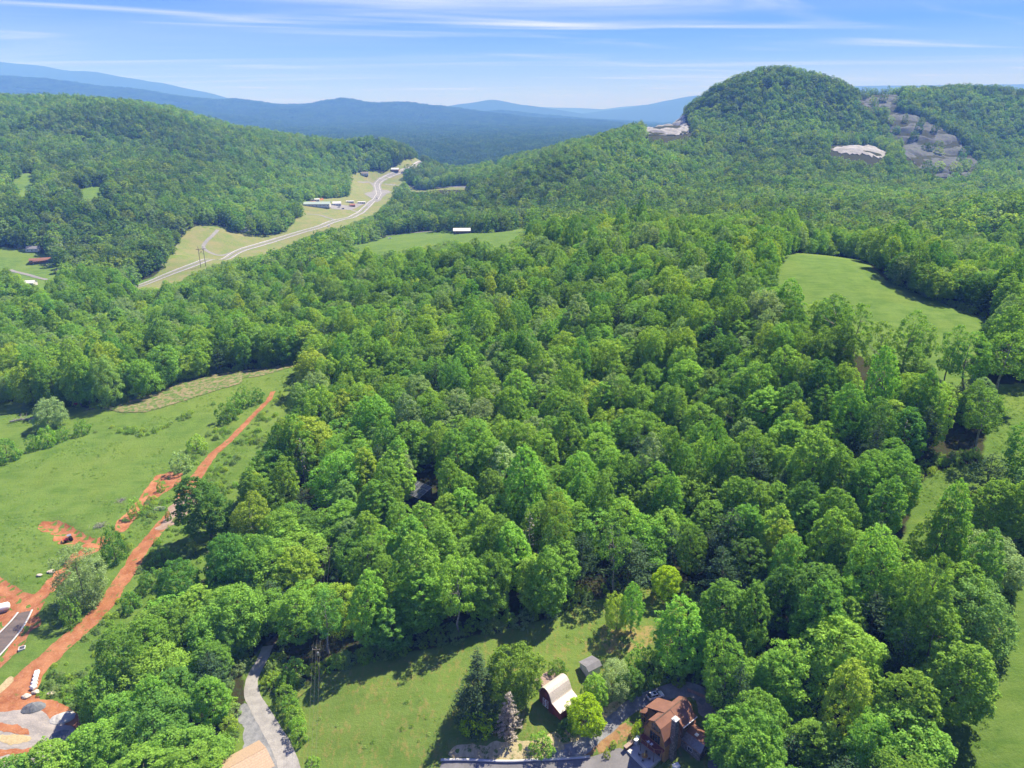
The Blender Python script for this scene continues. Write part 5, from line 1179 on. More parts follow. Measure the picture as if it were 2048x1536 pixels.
# deck with rail and posts
dk = slab('deck', [(-.9, 3.7, 3.35), (.35, 3.7, 3.35), (.35, -3.3, 3.35), (-.9, -3.3, 3.35), (-2.2, -1.9, 3.35), (-2.2, 2.3, 3.35)], .22, 'deck_red', h)
ring = [(-.9, 3.7), (-2.2, 2.3), (-2.2, .2), (-2.2, -1.9), (-.9, -3.3)]
for a, b in zip(ring[:-1], ring[1:]):
    cyl('rail', (a[0], a[1], 4.32), (b[0], b[1], 4.32), .06, 'trim_wood', dk, 5)
    for k in range(5):
        f = (k + .5) / 5; cyl('baluster', (a[0] + (b[0] - a[0]) * f, a[1] + (b[1] - a[1]) * f, 3.35), (a[0] + (b[0] - a[0]) * f, a[1] + (b[1] - a[1]) * f, 4.3), .025, 'metal_dark', dk, 4)
for p in ring: cyl('rail_post', (p[0], p[1], 3.2), (p[0], p[1], 4.42), .075, 'trim_wood', dk, 5)
for p in (ring[0], ring[1], ring[3], ring[4]): cyl('deck_post', (p[0] + .1, p[1], -.4), (p[0] + .1, p[1], 3.15), .10, 'dark_wood', h, 6)
# stone walled wing, its ridge across
sw = prism('stone_wall', [(6.7, -.6), (12.3, -.6), (12.3, 3.0), (6.7, 3.0)], -9.2, -3.45, 'field_stone', h, 'y')
prism('gable_wall', [(6.7, 2.9), (12.3, 2.9), (11.1, 4.9), (9.5, 5.5), (7.9, 4.9)], -9.1, -3.5, 'siding_brown', h, 'y')
y0, y1 = -9.6, -3.4
slab('wing_roof', [(9.5, y0, 5.78), (9.5, y1, 5.78), (11.3, y1, 5.05), (11.3, y0, 5.05)], .14, 'shingle_brown', h)
slab('wing_roof', [(11.3, y0, 5.05), (11.3, y1, 5.05), (12.8, y1, 2.9), (12.8, y0, 2.9)], .14, 'shingle_brown', h)
slab('wing_roof', [(9.5, y1, 5.78), (9.5, y0, 5.78), (7.75, y0, 5.05), (7.75, y1, 5.05)], .14, 'shingle_brown', h)
for k in range(4):
    a = y0 + .1 + (y1 - y0 - .2) * k / 4; b = y0 + .1 + (y1 - y0 - .2) * (k + 1) / 4 - .06
    slab('roof_panel', [(7.75, b, 5.0), (7.75, a, 5.0), (6.4, a, 3.05), (6.4, b, 3.05)], .12, 'panel_grey', h)
box('skylight', 8.1, 8.9, -6.9, -6.1, 5.42, 5.66, 'trim_white', h)
window_x(h, 6.7, -6.8, -5.6, 1.2, 2.3, trim='trim_white'); box('eave_board', 6.50, 6.70, -9.4, -3.5, 2.75, 2.98, 'trim_wood', h)
window_y(h, -9.2, 8.6, 10.2, .9, 2.4)
# patio and what stands on it
pt = empty('patio', (35.5, 135.1, 0), R(39.7)); tag(pt, kind='structure')
P_ = box('patio_slab', -4.6, .34, -2.4, 5.6, -1.2, .12, 'concrete', pt, .03)
def on_house(x, y, z=.12):
    c, s = math.cos(R(39.7)), math.sin(R(39.7)); return (35.5 + x * c - y * s, 135.1 + x * s + y * c, z)
pb = empty('planter_box', on_house(-3.4, 5.0), R(39.7)); tag(pb, 'long brown planter box at the edge of the patio', 'planter')
box('box', -1.5, 1.5, -.45, .45, 0, .95, 'dark_wood', pb, .03); box('rim', -1.58, 1.58, -.52, .52, .95, 1.03, 'roof_brown_metal', pb)
sw_ = empty('swing_seat', on_house(-1.2, 4.3), R(39.7 + 15)); tag(sw_, 'white garden swing seat on the patio beside the deck', 'swing seat')
for sx_ in (-.8, .8):
    cyl('leg', (sx_, -.55, 0), (sx_, 0, 1.9), .05, 'white_paint', sw_, 5); cyl('leg', (sx_, .55, 0), (sx_, 0, 1.9), .05, 'white_paint', sw_, 5)
cyl('beam', (-.9, 0, 1.9), (.9, 0, 1.9), .05, 'white_paint', sw_, 5); box('seat', -.65, .65, -.25, .25, .45, .52, 'white_paint', sw_); box('backrest', -.65, .65, .2, .27, .5, 1.05, 'white_paint', sw_); box('canopy', -.95, .95, -.5, .5, 1.93, 1.98, 'white_paint', sw_)
tb = empty('patio_table', on_house(-2.9, .3), R(20)); tag(tb, 'wooden patio table with folded yellow parasol', 'table')
prism('table_top', [(math.cos(i * math.pi / 4) * .85, math.sin(i * math.pi / 4) * .85) for i in range(8)], 0, .07, 'trim_wood', tb)
tb.children[0].rotation_euler = (0, R(-90), 0); tb.children[0].location = (0, 0, .72)
cyl('pedestal', (0, 0, 0), (0, 0, .7), .12, 'dark_wood', tb); cyl('parasol', (0, 0, .7), (0, 0, 2.5), .16, 'yellow_cloth', tb, 8, .03)
for i in range(4):
    a = i * math.pi / 2 + .4; c = empty('patio_chair', on_house(-2.9 + 1.3 * math.cos(a), .3 + 1.3 * math.sin(a)), a + R(39.7) + math.pi / 2)
    tag(c, 'dark patio chair pulled up to the wooden table', 'chair', 'chairs around the patio table')
    box('seat', -.25, .25, -.25, .25, .4, .46, 'dark_wood', c); box('backrest', -.25, .25, -.27, -.22, .46, .95, 'dark_wood', c)
    for lx in (-.22, .22):
        for ly in (-.22, .22): box('leg', lx - .025, lx + .025, ly - .025, ly + .025, 0, .4, 'dark_wood', c)
for i, (dy, lb) in enumerate(((.9, 'white deck chair on the red deck, toward the garden side'), (-.1, 'white deck chair on the red deck, toward the chimney'))):
    c = empty('deck_chair', on_house(-1.0, dy, 3.36), R(39.7 + 80)); tag(c, lb, 'chair')
    slab('seat', [(-.28, -.3, .42), (.28, -.3, .42), (.28, .35, .3), (-.28, .35, .3)], .05, 'white_paint', c); slab('backrest', [(-.28, .3, .32), (.28, .3, .32), (.28, .7, .95), (-.28, .7, .95)], .05, 'white_paint', c)
    for lx in (-.25, .25):
        for ly in (-.25, .3): box('leg', lx - .03, lx + .03, ly - .03, ly + .03, 0, .36, 'white_paint', c)

# ---------------------------------------------------------------- red barn, shed
gz = hz(10.5, 146.5)
b = empty('red_barn', (8.6, 144.6, gz), R(42)); tag(b, 'red gambrel barn with cream metal roof and white crossed doors', 'barn')
prism('wall', [(-2.5, -.8), (2.5, -.8), (2.5, 3.1), (1.5, 5.2), (0, 6.1), (-1.5, 5.2), (-2.5, 3.1)], .35, 7.0, 'barn_red', b)
# bowed cream roof in five planes each side
arc = [(0, 6.45), (.75, 6.25), (1.45, 5.7), (2.0, 4.7), (2.5, 3.55), (2.9, 3.0)]
for s in (1, -1):
    for (ya, za), (yb, zb) in zip(arc[:-1], arc[1:]):
        slab('roof_panel', [(-.1, s * ya, za), (7.4, s * ya, za), (7.4, s * yb, zb), (-.1, s * yb, zb)], .09, 'roof_cream', b)
prism('lean_to_wall', [(-5.2, -.8), (-2.52, -.8), (-2.52, 2.9), (-5.2, 1.95)], .6, 6.6, 'barn_red', b)
slab('lean_to_roof', [(-.05, -2.6, 3.3), (7.3, -2.6, 3.3), (7.3, -5.6, 2.1), (-.05, -5.6, 2.1)], .09, 'roof_cream', b)
box('rear_shed_wall', 3.4, 9.3, 2.55, 6.9, -.8, 1.9, 'siding_brown', b)
slab('rear_shed_roof', [(3.0, 2.6, 2.75), (3.0, 7.4, 2.05), (9.7, 7.4, 2.05), (9.7, 2.6, 2.75)], .09, 'roof_brown_metal', b)
for s in (0, 1):
    y0 = -.95 + s * 1.0; d = box('door', .29, .35, y0, y0 + .97, .05, 2.5, 'barn_red', b)
    q = [(.245, .29, y0, y0 + .09, .05, 2.5), (.245, .29, y0 + .88, y0 + .97, .05, 2.5), (.245, .29, y0 + .09, y0 + .88, .05, .14), (.245, .29, y0 + .09, y0 + .88, 2.41, 2.5)]
    boxes('frame', q, 'trim_white', d)
    for z0, z1 in ((.12, 2.42), (2.42, .12)): cyl('cross_brace', (.262, y0 + .06, z0), (.262, y0 + .92, z1), .045, 'trim_white', d, 4)
box('loft_hatch', .29, .35, -.45, .45, 3.5, 4.6, 'barn_red', b)
gz = hz(20.5, 156.5)
s = empty('garden_shed', (20.4, 154.6, gz), R(33)); tag(s, 'small white garden shed with low grey shingle roof', 'shed')
prism('wall', [(-.9, -.5), (2.9, -.5), (2.9, 2.1), (0, 2.75), (-.9, 2.0)], 0, 4.2, 'siding_white', s)
slab('roof', [(-.3, 0, 2.92), (4.5, 0, 2.92), (4.5, 3.2, 2.18), (-.3, 3.2, 2.18)], .1, 'shingle_grey', s)
slab('roof', [(-.3, 0, 2.92), (-.3, -1.2, 1.95), (4.5, -1.2, 1.95), (4.5, 0, 2.92)], .1, 'shingle_grey', s)
box('door', -.05, .0, .8, 1.7, 0, 1.9, 'trim_white', s)

# ---------------------------------------------------------------- tan roofed house by the lane
gz = hz(-68, 132.4)
t_ = empty('tan_roofed_house', (-68.0, 132.4, gz), R(-41)); tag(t_, 'house with tan metal roof beside the pale lane', 'house')
prism('wall', [(-4.6, -.8), (4.6, -.8), (4.6, 3.0), (0, 4.5), (-4.6, 3.0)], -6.5, 4.6, 'siding_far', t_, 'y')
t_.rotation_euler = (0, 0, R(40 + 90))
slab('roof', [(0, -7.0, 4.85), (0, 5.0, 4.85), (5.1, 5.0, 3.1), (5.1, -7.0, 3.1)], .1, 'roof_tan', t_)
slab('roof', [(0, 5.0, 4.78), (0, -7.0, 4.78), (-5.1, -7.0, 3.0), (-5.1, 5.0, 3.0)], .1, 'roof_tan', t_)
window_x(t_, 4.6, -3, -1.6, 1.0, 2.2, 1); window_y(t_, 4.6, -2.5, -1.2, 1.0, 2.2, 1); box('door', 1.0, 2.0, 4.60, 4.66, 0, 2.1, 'dark_wood', t_)

# ---------------------------------------------------------------- pavilion in the wood
gz = hz(-36, 240)
p = empty('pavilion', (-36.2, 240.4, gz), R(-38)); tag(p, 'open pavilion with dark gridded roof hidden in the wood', 'pavilion')
for i in range(4):
    for j in range(3):
        xa, xb = -4.4 + i * 2.2, -4.4 + i * 2.2 + 2.1; ya, yb = -3.6 + j * 2.4, -3.6 + j * 2.4 + 2.3
        zf = lambda q: 4.9 + (q + 3.6) * .24
        slab('roof_panel', [(xa, ya, zf(ya)), (xb, ya, zf(ya)), (xb, yb, zf(yb)), (xa, yb, zf(yb))], .06, 'metal_dark', p)
for i in range(5): cyl('batten', (-4.45 + i * 2.2, -3.7, 4.93), (-4.45 + i * 2.2, 3.7, 6.70), .07, 'steel', p, 4)
for j in range(4): cyl('batten', (-4.5, -3.65 + j * 2.4, 4.94 + j * .576), (4.5, -3.65 + j * 2.4, 4.94 + j * .576), .07, 'steel', p, 4)
for sx_ in (-4.2, 4.2):
    for sy_, top in ((-3.4, 4.8), (3.4, 6.4)): box('post', sx_ - .12, sx_ + .12, sy_ - .12, sy_ + .12, -.8, top, 'dark_wood', p)
box('rear_wall', -4.1, 4.1, 3.1, 3.25, -.5, 5.9, 'dark_wood', p)

# ---------------------------------------------------------------- houses in the valley
def small_house(name, label, x, y, rz, L, Wd, hw, rise, wall, roof, cat='house', wins=3, sink=.6, porch=False):
    r = empty(name, (x, y, hz(x, y)), R(rz)); tag(r, label, cat)
    prism('wall', [(-Wd / 2, -sink), (Wd / 2, -sink), (Wd / 2, hw), (0, hw + rise), (-Wd / 2, hw)], -L / 2, L / 2, wall, r)
    o = .5; dz = rise * o / (Wd / 2)
    for s in (1, -1): slab('roof', [(-L / 2 - o, 0, hw + rise + .2), (L / 2 + o, 0, hw + rise + .2), (L / 2 + o, s * (Wd / 2 + o), hw - dz + .2), (-L / 2 - o, s * (Wd / 2 + o), hw - dz + .2)], .15, roof, r)
    for k in range(wins):
        xc = -L / 2 + L * (k + .5) / wins
        if k == wins // 2: box('door', xc - .5, xc + .5, -Wd / 2 - .07, -Wd / 2, 0, 2.1, 'dark_wood', r)
        else: window_y(r, -Wd / 2, xc - .7, xc + .7, 1.0, 2.3, -1, 'trim_white')
    window_x(r, -L / 2, -.7, .7, 1.0, 2.3, -1, 'trim_white')
    if porch:
        slab('porch_roof', [(-L / 3, -Wd / 2 - .3, hw - .2), (L / 3, -Wd / 2 - .3, hw - .2), (L / 3, -Wd / 2 - 2.6, hw - .8), (-L / 3, -Wd / 2 - 2.6, hw - .8)], .1, roof, r)
        for k in (-1, 1): box('porch_post', k * L / 3.2 - .08, k * L / 3.2 + .08, -Wd / 2 - 2.5, -Wd / 2 - 2.34, -sink, hw - .8, 'trim_white', r)
    return r
small_house('roadside_hall', 'long low building with pale green roof above the highway', -339, 1268, 4, 44, 15, 4.2, 3.2, 'siding_far', 'roof_green', 'building', 7, 2)
small_house('valley_house', 'white house behind the dark trees beside the green roofed hall', -313, 1302, 15, 14, 9, 4, 3, 'siding_far', 'roof_pale', wins=3)
small_house('valley_house', 'pale house at the wood edge left of the green roofed hall', -380, 1226, 20, 15, 9, 3, 2.2, 'siding_far', 'roof_pale', wins=3)
small_house('valley_house', 'white house on the green lawn above the bend of the highway', -349, 1754, 10, 16, 10, 4, 3.2, 'siding_far', 'shingle_far', wins=3)
small_house('valley_house', 'brick house beside the far bend of the highway', -285, 1806, 0, 18, 11, 3.5, 3.2, 'brick_far', 'roof_pale', wins=4)
small_house('valley_house', 'long pale house past the far bend of the highway', -255, 1825, -8, 20, 9, 3.2, 2.4, 'siding_far', 'roof_pale', wins=4)
small_house('mobile_home', 'white mobile home beside the highway embankment, closer to the hall', -303, 1366, 5, 14, 5, 3, .8, 'siding_far', 'roof_pale', wins=4)
small_house('mobile_home', 'white mobile home beside the highway embankment, closer to the junction', -283, 1372, 5, 14, 5, 3, .8, 'siding_far', 'roof_pale', wins=4)
small_house('red_shed', 'small red roofed shed in the highway yard', -290, 1322, 20, 9, 7, 3, 2, 'barn_red', 'brick_far', 'shed', 3)
small_house('valley_house', 'grey roofed house at the wood edge above the grass bank', -378, 1012, 12, 15, 9, 3, 2.4, 'siding_far', 'shingle_grey', wins=3)
small_house('white_roofed_barn', 'white roofed farm building at the edge of the far field', -63, 905, 3, 21, 12, 4.5, 2.6, 'siding_brown', 'roof_pale', 'barn', 4, 1)
small_house('valley_house', 'long low house with brown roof among the valley lawns', -556, 838, 22, 24, 10, 3, 1.6, 'brick_far', 'shingle_brown', wins=5, porch=True)
small_house('valley_house', 'white house in the shade of the tall valley trees', -583, 868, 10, 14, 9, 3.2, 2.4, 'siding_far', 'shingle_grey', wins=3)
small_house('grey_shed', 'small grey roofed shed beside the valley drive', -497, 778, 30, 10, 8, 3, 1.2, 'siding_brown', 'shingle_grey', 'shed', 3)
small_house('valley_house', 'pale roofed house half hidden at the front of the valley lawns', -490, 706, 8, 18, 9, 3, 1.8, 'siding_far', 'roof_pale', wins=4)
small_house('site_cabin', 'low white cabin behind the orange clay lot', -352, 1308, 10, 14, 7, 3, 1.2, 'siding_far', 'roof_pale', 'cabin', 3, 2)

# ---------------------------------------------------------------- vehicles
def loft(name, sections, mat, parent):
    """closed body through cross sections (x, [(y, z)...])"""
    n = len(sections[0][1]); V = [(x, y, z) for x, s in sections for y, z in s]; Fc = []
    for i in range(len(sections) - 1):
        for k in range(n): Fc.append([i * n + k, i * n + (k + 1) % n, (i + 1) * n + (k + 1) % n, (i + 1) * n + k])
    Fc += [list(range(n))[::-1], list(range((len(sections) - 1) * n, len(sections) * n))]
    o = link_mesh(name, V, Fc, MAT[mat], parent, smooth=False)
    bm = bmesh.new(); bm.from_mesh(o.data); bmesh.ops.recalc_face_normals(bm, faces=bm.faces); bm.to_mesh(o.data); bm.free()
    bv = o.modifiers.new('bevel', 'BEVEL'); bv.width = .05; bv.segments = 2
    return o
def car(name, label, loc, rz, paint, group=None, scale=1.0, detail=True):
    r = empty(name, loc, R(rz)); r.scale = (scale,) * 3; tag(r, label, 'car', group)
    sec = lambda w, z0, z1: [(-w, z0), (w, z0), (w, z1 - .08), (w - .1, z1), (-w + .1, z1), (-w, z1 - .08)]
    loft('body', [(-2.3, sec(.82, .42, .85)), (-2.15, sec(.92, .30, 1.0)), (-.9, sec(.94, .28, 1.05)), (1.6, sec(.94, .28, 1.08)), (2.2, sec(.92, .32, 1.02)), (2.3, sec(.84, .45, .9))], paint, r)
    cab = loft('cabin', [(-1.15, sec(.84, 1.0, 1.06)), (-.35, sec(.74, 1.0, 1.62)), (1.5, sec(.73, 1.0, 1.66)), (2.15, sec(.82, 1.0, 1.1))], 'glass', r)
    rf = box('roof', -.32, 1.5, -.70, .70, 1.64, 1.72, paint, r, .03)
    box('sunroof', -.1, .7, -.45, .45, 1.722, 1.735, 'glass', rf)
    if detail:
        for s in (-1, 1):
            for q in ((-.75, -.4), (.35, .45), (1.45, 1.55)): box('pillar', q[0], q[1], s * .80 - .03, s * .80 + .03, 1.05, 1.6, paint, cab)
            box('headlight', -2.30, -2.22, s * .62 - .14, s * .62 + .14, .68, .82, 'light_lens', r); box('tail_light', 2.24, 2.31, s * .66 - .12, s * .66 + .12, .7, .95, 'red_paint', r)
    for x in (-1.4, 1.4):
        for s in (-1, 1):
            w = cyl('wheel', (x, s * .72, .36), (x, s * .95, .36), .36, 'rubber', r, 14); cyl('rim', (x, s * .93, .36), (x, s * .965, .36), .21, 'steel', w, 8)
    return r
car('parked_car', 'white car parked on the gravel behind the timber house', (38.6, 149.6, hz(38.6, 149.6) + .12), 200, 'white_paint')
for (x, y, a, pnt, lb) in ((-312, 1640, 60, 'white_paint', 'white car on the highway above the wide junction'), (-273, 1476, 100, 'car_dark', 'dark car on the highway below the wide junction'),
                          (-277, 1090, 62, 'white_paint', 'pale car on the straight stretch of the highway'), (-540, 818, 20, 'car_dark', 'dark car parked by the long brown roofed valley house'),
                          (-531, 822, 25, 'blue_paint', 'blue car parked by the long brown roofed valley house'), (-522, 826, 15, 'white_paint', 'white car parked by the long brown roofed valley house'),
                          (-306, 1284, 30, 'car_silver', 'silver car in the lot of the green roofed hall'), (-298, 1281, 30, 'car_dark', 'black car in the lot of the green roofed hall'),
                          (-164, 962, 15, 'white_paint', 'white vehicle parked on the far field by the farm track'), (-73.5, 250.5, 80, 'car_silver', 'silver car parked on the shaded lane through the trees')):
    car('parked_car' if 'parked' in lb or 'lot' in lb else 'car', lb, (x, y, hz(x, y) + .38), a, pnt, detail=False)
# ---------------------------------------------------------------- building site at the left
z = hz(-168, 192.6)
tk = empty('water_tank', (-168.6, 192.6, z + .1), R(28)); tag(tk, 'white cylindrical tank on a steel skid in the clay yard', 'tank')
v, f = tube([(-3.2, 0, 1.6), (-3.05, 0, 1.6), (-2.7, 0, 1.6), (2.7, 0, 1.6), (3.05, 0, 1.6), (3.2, 0, 1.6)], [.25, .9, 1.25, 1.25, .9, .25], 18)
n = 18; link_mesh('shell', v, [list(q) for q in f] + [list(range(n)), list(range(len(v) - n, len(v)))], MAT['white_paint'], tk, smooth=True)
boxes('skid', [(-2.6, 2.6, -.8, -.6, 0, .5), (-2.6, 2.6, .6, .8, 0, .5)], 'steel', tk); cyl('hatch', (0, 0, 2.8), (0, 0, 3.0), .35, 'steel', tk)
z = hz(-166.8, 229.9)
tr = empty('compact_tractor', (-166.8, 229.9, z + .1), R(40)); tag(tr, 'small red tractor with grey canopy in the dug clay hollow', 'tractor')
box('hood', -1.7, -.3, -.42, .42, .7, 1.35, 'red_paint', tr, .06); box('chassis', -1.6, 1.0, -.3, .3, .45, .75, 'metal_dark', tr); box('seat', .2, .7, -.3, .3, .9, 1.3, 'rubber', tr, .04)
slab('canopy', [(-.4, -.75, 2.35), (1.0, -.75, 2.35), (1.0, .75, 2.35), (-.4, .75, 2.35)], .08, 'steel', tr)
for sx_ in (-.3, .9):
    for sy_ in (-.6, .6): cyl('canopy_post', (sx_, sy_, .8), (sx_, sy_, 2.3), .03, 'metal_dark', tr, 5)
for sy_ in (-1, 1):
    cyl('wheel', (.6, sy_ * .5, .7), (.6, sy_ * .9, .7), .7, 'rubber', tr, 16); cyl('wheel', (-1.3, sy_ * .45, .42), (-1.3, sy_ * .72, .42), .42, 'rubber', tr, 14)
    cyl('loader_arm', (-.2, sy_ * .5, 1.0), (-2.3, sy_ * .5, .4), .06, 'red_paint', tr, 5)
slab('bucket', [(-2.3, -.8, .7), (-2.3, .8, .7), (-2.8, .8, .05), (-2.8, -.8, .05)], .08, 'metal_dark', tr)
def lump(name, seed, rx, ry, rz, mat, parent=None, sub=3, rough=.25):
    bm = bmesh.new(); bmesh.ops.create_icosphere(bm, subdivisions=sub, radius=1)
    rg = np.random.default_rng(seed); o = rg.random(3) * 50
    P = np.array([v.co for v in bm.verts]); d = 1 + rough * fbm(P[:, 0] * 1.3 + o[0], P[:, 1] * 1.3 + P[:, 2] * 1.7 + o[1], 3, seed)
    for v_, p_, q in zip(bm.verts, P, d): v_.co = Vector((p_[0] * rx * q, p_[1] * ry * q, max(p_[2] * rz * q, -.25 * rz)))
    me = bpy.data.meshes.new(name); bm.to_mesh(me); bm.free(); me.materials.append(MAT[mat]); me.polygons.foreach_set('use_smooth', np.ones(len(me.polygons), bool))
    ob = bpy.data.objects.new(name, me); col.objects.link(ob); ob.parent = parent; return ob
bagsrc = None
for i in range(5):
    x = -140.2 + .5 * i; y = 166.4 - 1.25 * i; r = empty('bulk_bag', (x, y, hz(x, y) + .06), R(20 + 13 * i))
    tag(r, 'white woven bulk bag in the row beside the red dirt track', 'bulk bag', 'bulk bags in a row on the clay')
    if bagsrc is None:
        bm = bmesh.new(); bmesh.ops.create_cube(bm, size=1.0); bmesh.ops.subdivide_edges(bm, edges=bm.edges, cuts=4, use_grid_fill=True)
        for v_ in bm.verts:
            p_ = v_.co; k = 1 + .16 * (1 - (2 * p_.z) ** 2); v_.co = Vector((p_.x * 1.15 * k, p_.y * 1.15 * k, (p_.z + .5) * 1.1 + (.12 * (1 - (p_.x ** 2 + p_.y ** 2) * 2) if p_.z > .4 else 0)))
        me = bpy.data.meshes.new('bag'); bm.to_mesh(me); bm.free(); me.materials.append(MAT['bag_white']); me.polygons.foreach_set('use_smooth', np.ones(len(me.polygons), bool))
        v1 = []
        for sx_ in (-.5, .5):
            for sy_ in (-.5, .5): v1.append(tube([(sx_, sy_, 1.0), (sx_ * .9, sy_ * .9, 1.3), (sx_ * .5, sy_ * .9, 1.22)], [.04, .04, .04], 4))
        jv, jf = join(v1); loops = mesh_data('lifting_loops', jv, jf, MAT['bag_white']); bagsrc = (me, loops)
    for nm, md in zip(('bag', 'lifting_loops'), bagsrc): ob = bpy.data.objects.new(nm, md); col.objects.link(ob); ob.parent = r
def heap(name, label, x, y, rx, ry, hgt, mat, rz, seed):
    """loose stone tipped in a heap: a slumped cone with a rough, uneven foot"""
    nr_, na = 16, 48; V = [(0, 0, hgt)]; Fc = []
    for i in range(1, nr_ + 1):
        for k in range(na):
            a = 2 * math.pi * k / na; q = i / nr_
            w = 1 + .16 * float(fbm(np.array([math.cos(a) * 1.5 + seed * 9]), np.array([math.sin(a) * 1.5]), 3, seed)[0])
            px_, py_ = math.cos(a) * rx * q * w, math.sin(a) * ry * q * w
            z = hgt * max(0, 1 - q ** 1.15) + .10 * hgt * float(fbm(np.array([px_ * 1.4 + seed]), np.array([py_ * 1.4]), 3, seed + 5)[0]) * (1 - q ** 4) - (.25 if i == nr_ else 0)
            V.append((px_, py_, z))
    for k in range(na): Fc.append((0, 1 + k, 1 + (k + 1) % na))
    for i in range(nr_ - 1):
        for k in range(na): a0 = 1 + i * na; Fc.append((a0 + k, a0 + na + k, a0 + na + (k + 1) % na, a0 + (k + 1) % na))
    o = link_mesh(name, V, Fc, MAT[mat], smooth=True); o.location = (x, y, hz(x, y) + .15); o.rotation_euler = (0, 0, R(rz)); return tag(o, label, 'gravel heap')
heap('gravel_heap', 'dark grey heap of crushed stone beside the bulk bags', -134.2, 154.8, 3.2, 2.2, 1.9, 'stone_pile_dark', 15, 1)
heap('gravel_heap', 'white heap of fine stone at the edge of the gravel pad', -124.6, 151.8, 3.3, 2.3, 1.3, 'stone_pile_pale', 25, 2)
heap('gravel_heap', 'low spread heap of dark stone in the middle of the gravel pad', -122.6, 146.4, 2.8, 2.0, .35, 'stone_pile_dark', 60, 3)
heap('rubble_heap', 'grey heap of rubble on the red clay strip', -141, 248.4, 2.6, 1.6, .8, 'gravel_grey', 10, 4)
for i, (x, y, s_, lb) in enumerate(((-138.6, 158.6, .9, 'flat pale stone block on the clay, toward the open flat'), (-136.9, 160.0, .8, 'flat pale stone block on the clay below the bulk bags'),
                                    (-132.1, 159.6, .75, 'pale boulder on the grass beside the bulk bags'), (-162.0, 210.5, .95, 'pale boulder on the field edge above the clay road'), (-165.0, 208.8, .7, 'smaller pale stone on the field edge above the clay road'))):
    o = lump('boulder', 40 + i, s_ * 1.4, s_, s_ * .6, 'boulder_pale', None, 3, .35); o.location = (x, y, hz(x, y) + .25); tag(o, lb, 'boulder')
z = hz(-151.1, 176.5); di = empty('drain_inlet', (-151.1, 176.5, z), R(25)); tag(di, 'square concrete drain inlet on the clay slope', 'drain inlet')
boxes('curb_box', [(-.9, .9, -.9, -.7, -.2, .7), (-.9, .9, .7, .9, -.2, .7), (-.9, -.7, -.7, .7, -.2, .7), (.7, .9, -.7, .7, -.2, .7)], 'concrete', di); box('grate', -.7, .7, -.7, .7, .40, .46, 'metal_dark', di)
def brush(name, label, x, y, r, hgt, seed, mat='dead_wood', cat='brush pile', n=70, long=1.6):
    rg = np.random.default_rng(seed); L = []
    for i in range(n):
        a = rg.random() * 6.28; c = np.array([rg.normal(0, r * .45), rg.normal(0, r * .45), abs(rg.normal(0, hgt * .4))]); d = np.array([math.cos(a), math.sin(a), rg.normal(0, .25)]) * long * (.4 + rg.random())
        L.append(tube([c - d * .5, c + d * .5], [.05 + .05 * rg.random(), .02], 3))
    v, f = join(L); o = link_mesh(name, v, f, MAT[mat]); o.location = (x, y, hz(x, y) + .1); return tag(o, label, cat)
brush('brush_pile', 'grey heap of cut branches on the field by the dug hollow', -158.8, 237.3, 2.6, 1.0, 5)
brush('brush_pile', 'small grey heap of branches at the field edge above the clay strip', -159.4, 254.7, 2.0, .8, 6, n=45)
# fallen tree in the field
rg = np.random.default_rng(8); L = [tube([(-7, 0, .5), (-2, .4, .7), (5, .2, .6), (9, .6, .8)], [.45, .4, .3, .15], 7)]
for i in range(26):
    s0 = np.array([-7 + 15 * rg.random(), .3, .6]); a = rg.normal(0, 1.0) + (math.pi / 2 if i % 2 else -math.pi / 2); d = np.array([math.cos(a) + .4, math.sin(a), .25 + .5 * rg.random()]) * (1.5 + 3 * rg.random())
    L.append(tube([s0, s0 + d * .6, s0 + d + np.array([0, 0, .2])], [.14, .08, .03], 4))
v, f = join(L); o = link_mesh('fallen_tree', v, f, MAT['dead_wood']); o.location = (-252, 338, hz(-252, 338)); o.rotation_euler = (0, 0, R(20)); tag(o, 'bleached fallen tree lying in the field by the old pale tree', 'fallen tree')
L = [tube([(0, 0, .3), (9, .5, .4), (17, .3, .3)], [.35, .28, .15], 7)]; v, f = join(L); o = link_mesh('log', v, f, MAT['bark_pale']); o.location = (-226, 348, hz(-226, 348)); o.rotation_euler = (0, 0, R(24)); tag(o, 'long grey log lying at the foot of the wood', 'log')
z = hz(-235, 354.5); fm = empty('hay_rake', (-235, 354.5, z), R(20)); tag(fm, 'rusty red farm implement parked at the wood edge', 'farm implement')
box('beam', -1.6, 1.6, -.12, .12, .9, 1.1, 'red_paint', fm); box('hopper', -.9, .9, -.5, .5, 1.0, 1.9, 'red_paint', fm, .05)
for s_ in (-1, 1): cyl('wheel', (s_ * 1.5, -.1, .55), (s_ * 1.5, .1, .55), .55, 'rubber', fm, 12)
# ---------------------------------------------------------------- round the house
z = hz(53.5, 133.5); g = empty('propane_tank', (53.5, 133.5, z), R(-50)); tag(g, 'white propane tank beside the stone walled wing', 'propane tank')
v, f = tube([(-1.35, 0, .75), (-1.25, 0, .75), (-1.05, 0, .75), (1.05, 0, .75), (1.25, 0, .75), (1.35, 0, .75)], [.1, .36, .48, .48, .36, .1], 16)
link_mesh('shell', v, [list(q) for q in f] + [list(range(16)), list(range(len(v) - 16, len(v)))], MAT['white_paint'], g, smooth=True)
cyl('valve_dome', (0, 0, 1.2), (0, 0, 1.42), .17, 'white_paint', g); boxes('foot', [(-.8, -.6, -.3, .3, 0, .35)], 'steel', g); boxes('foot', [(.6, .8, -.3, .3, 0, .35)], 'steel', g)
z = hz(52.2, 139.5); g = empty('heat_pump', (52.2, 139.5, z), R(30)); tag(g, 'white heat pump unit behind the stone walled wing', 'heat pump')
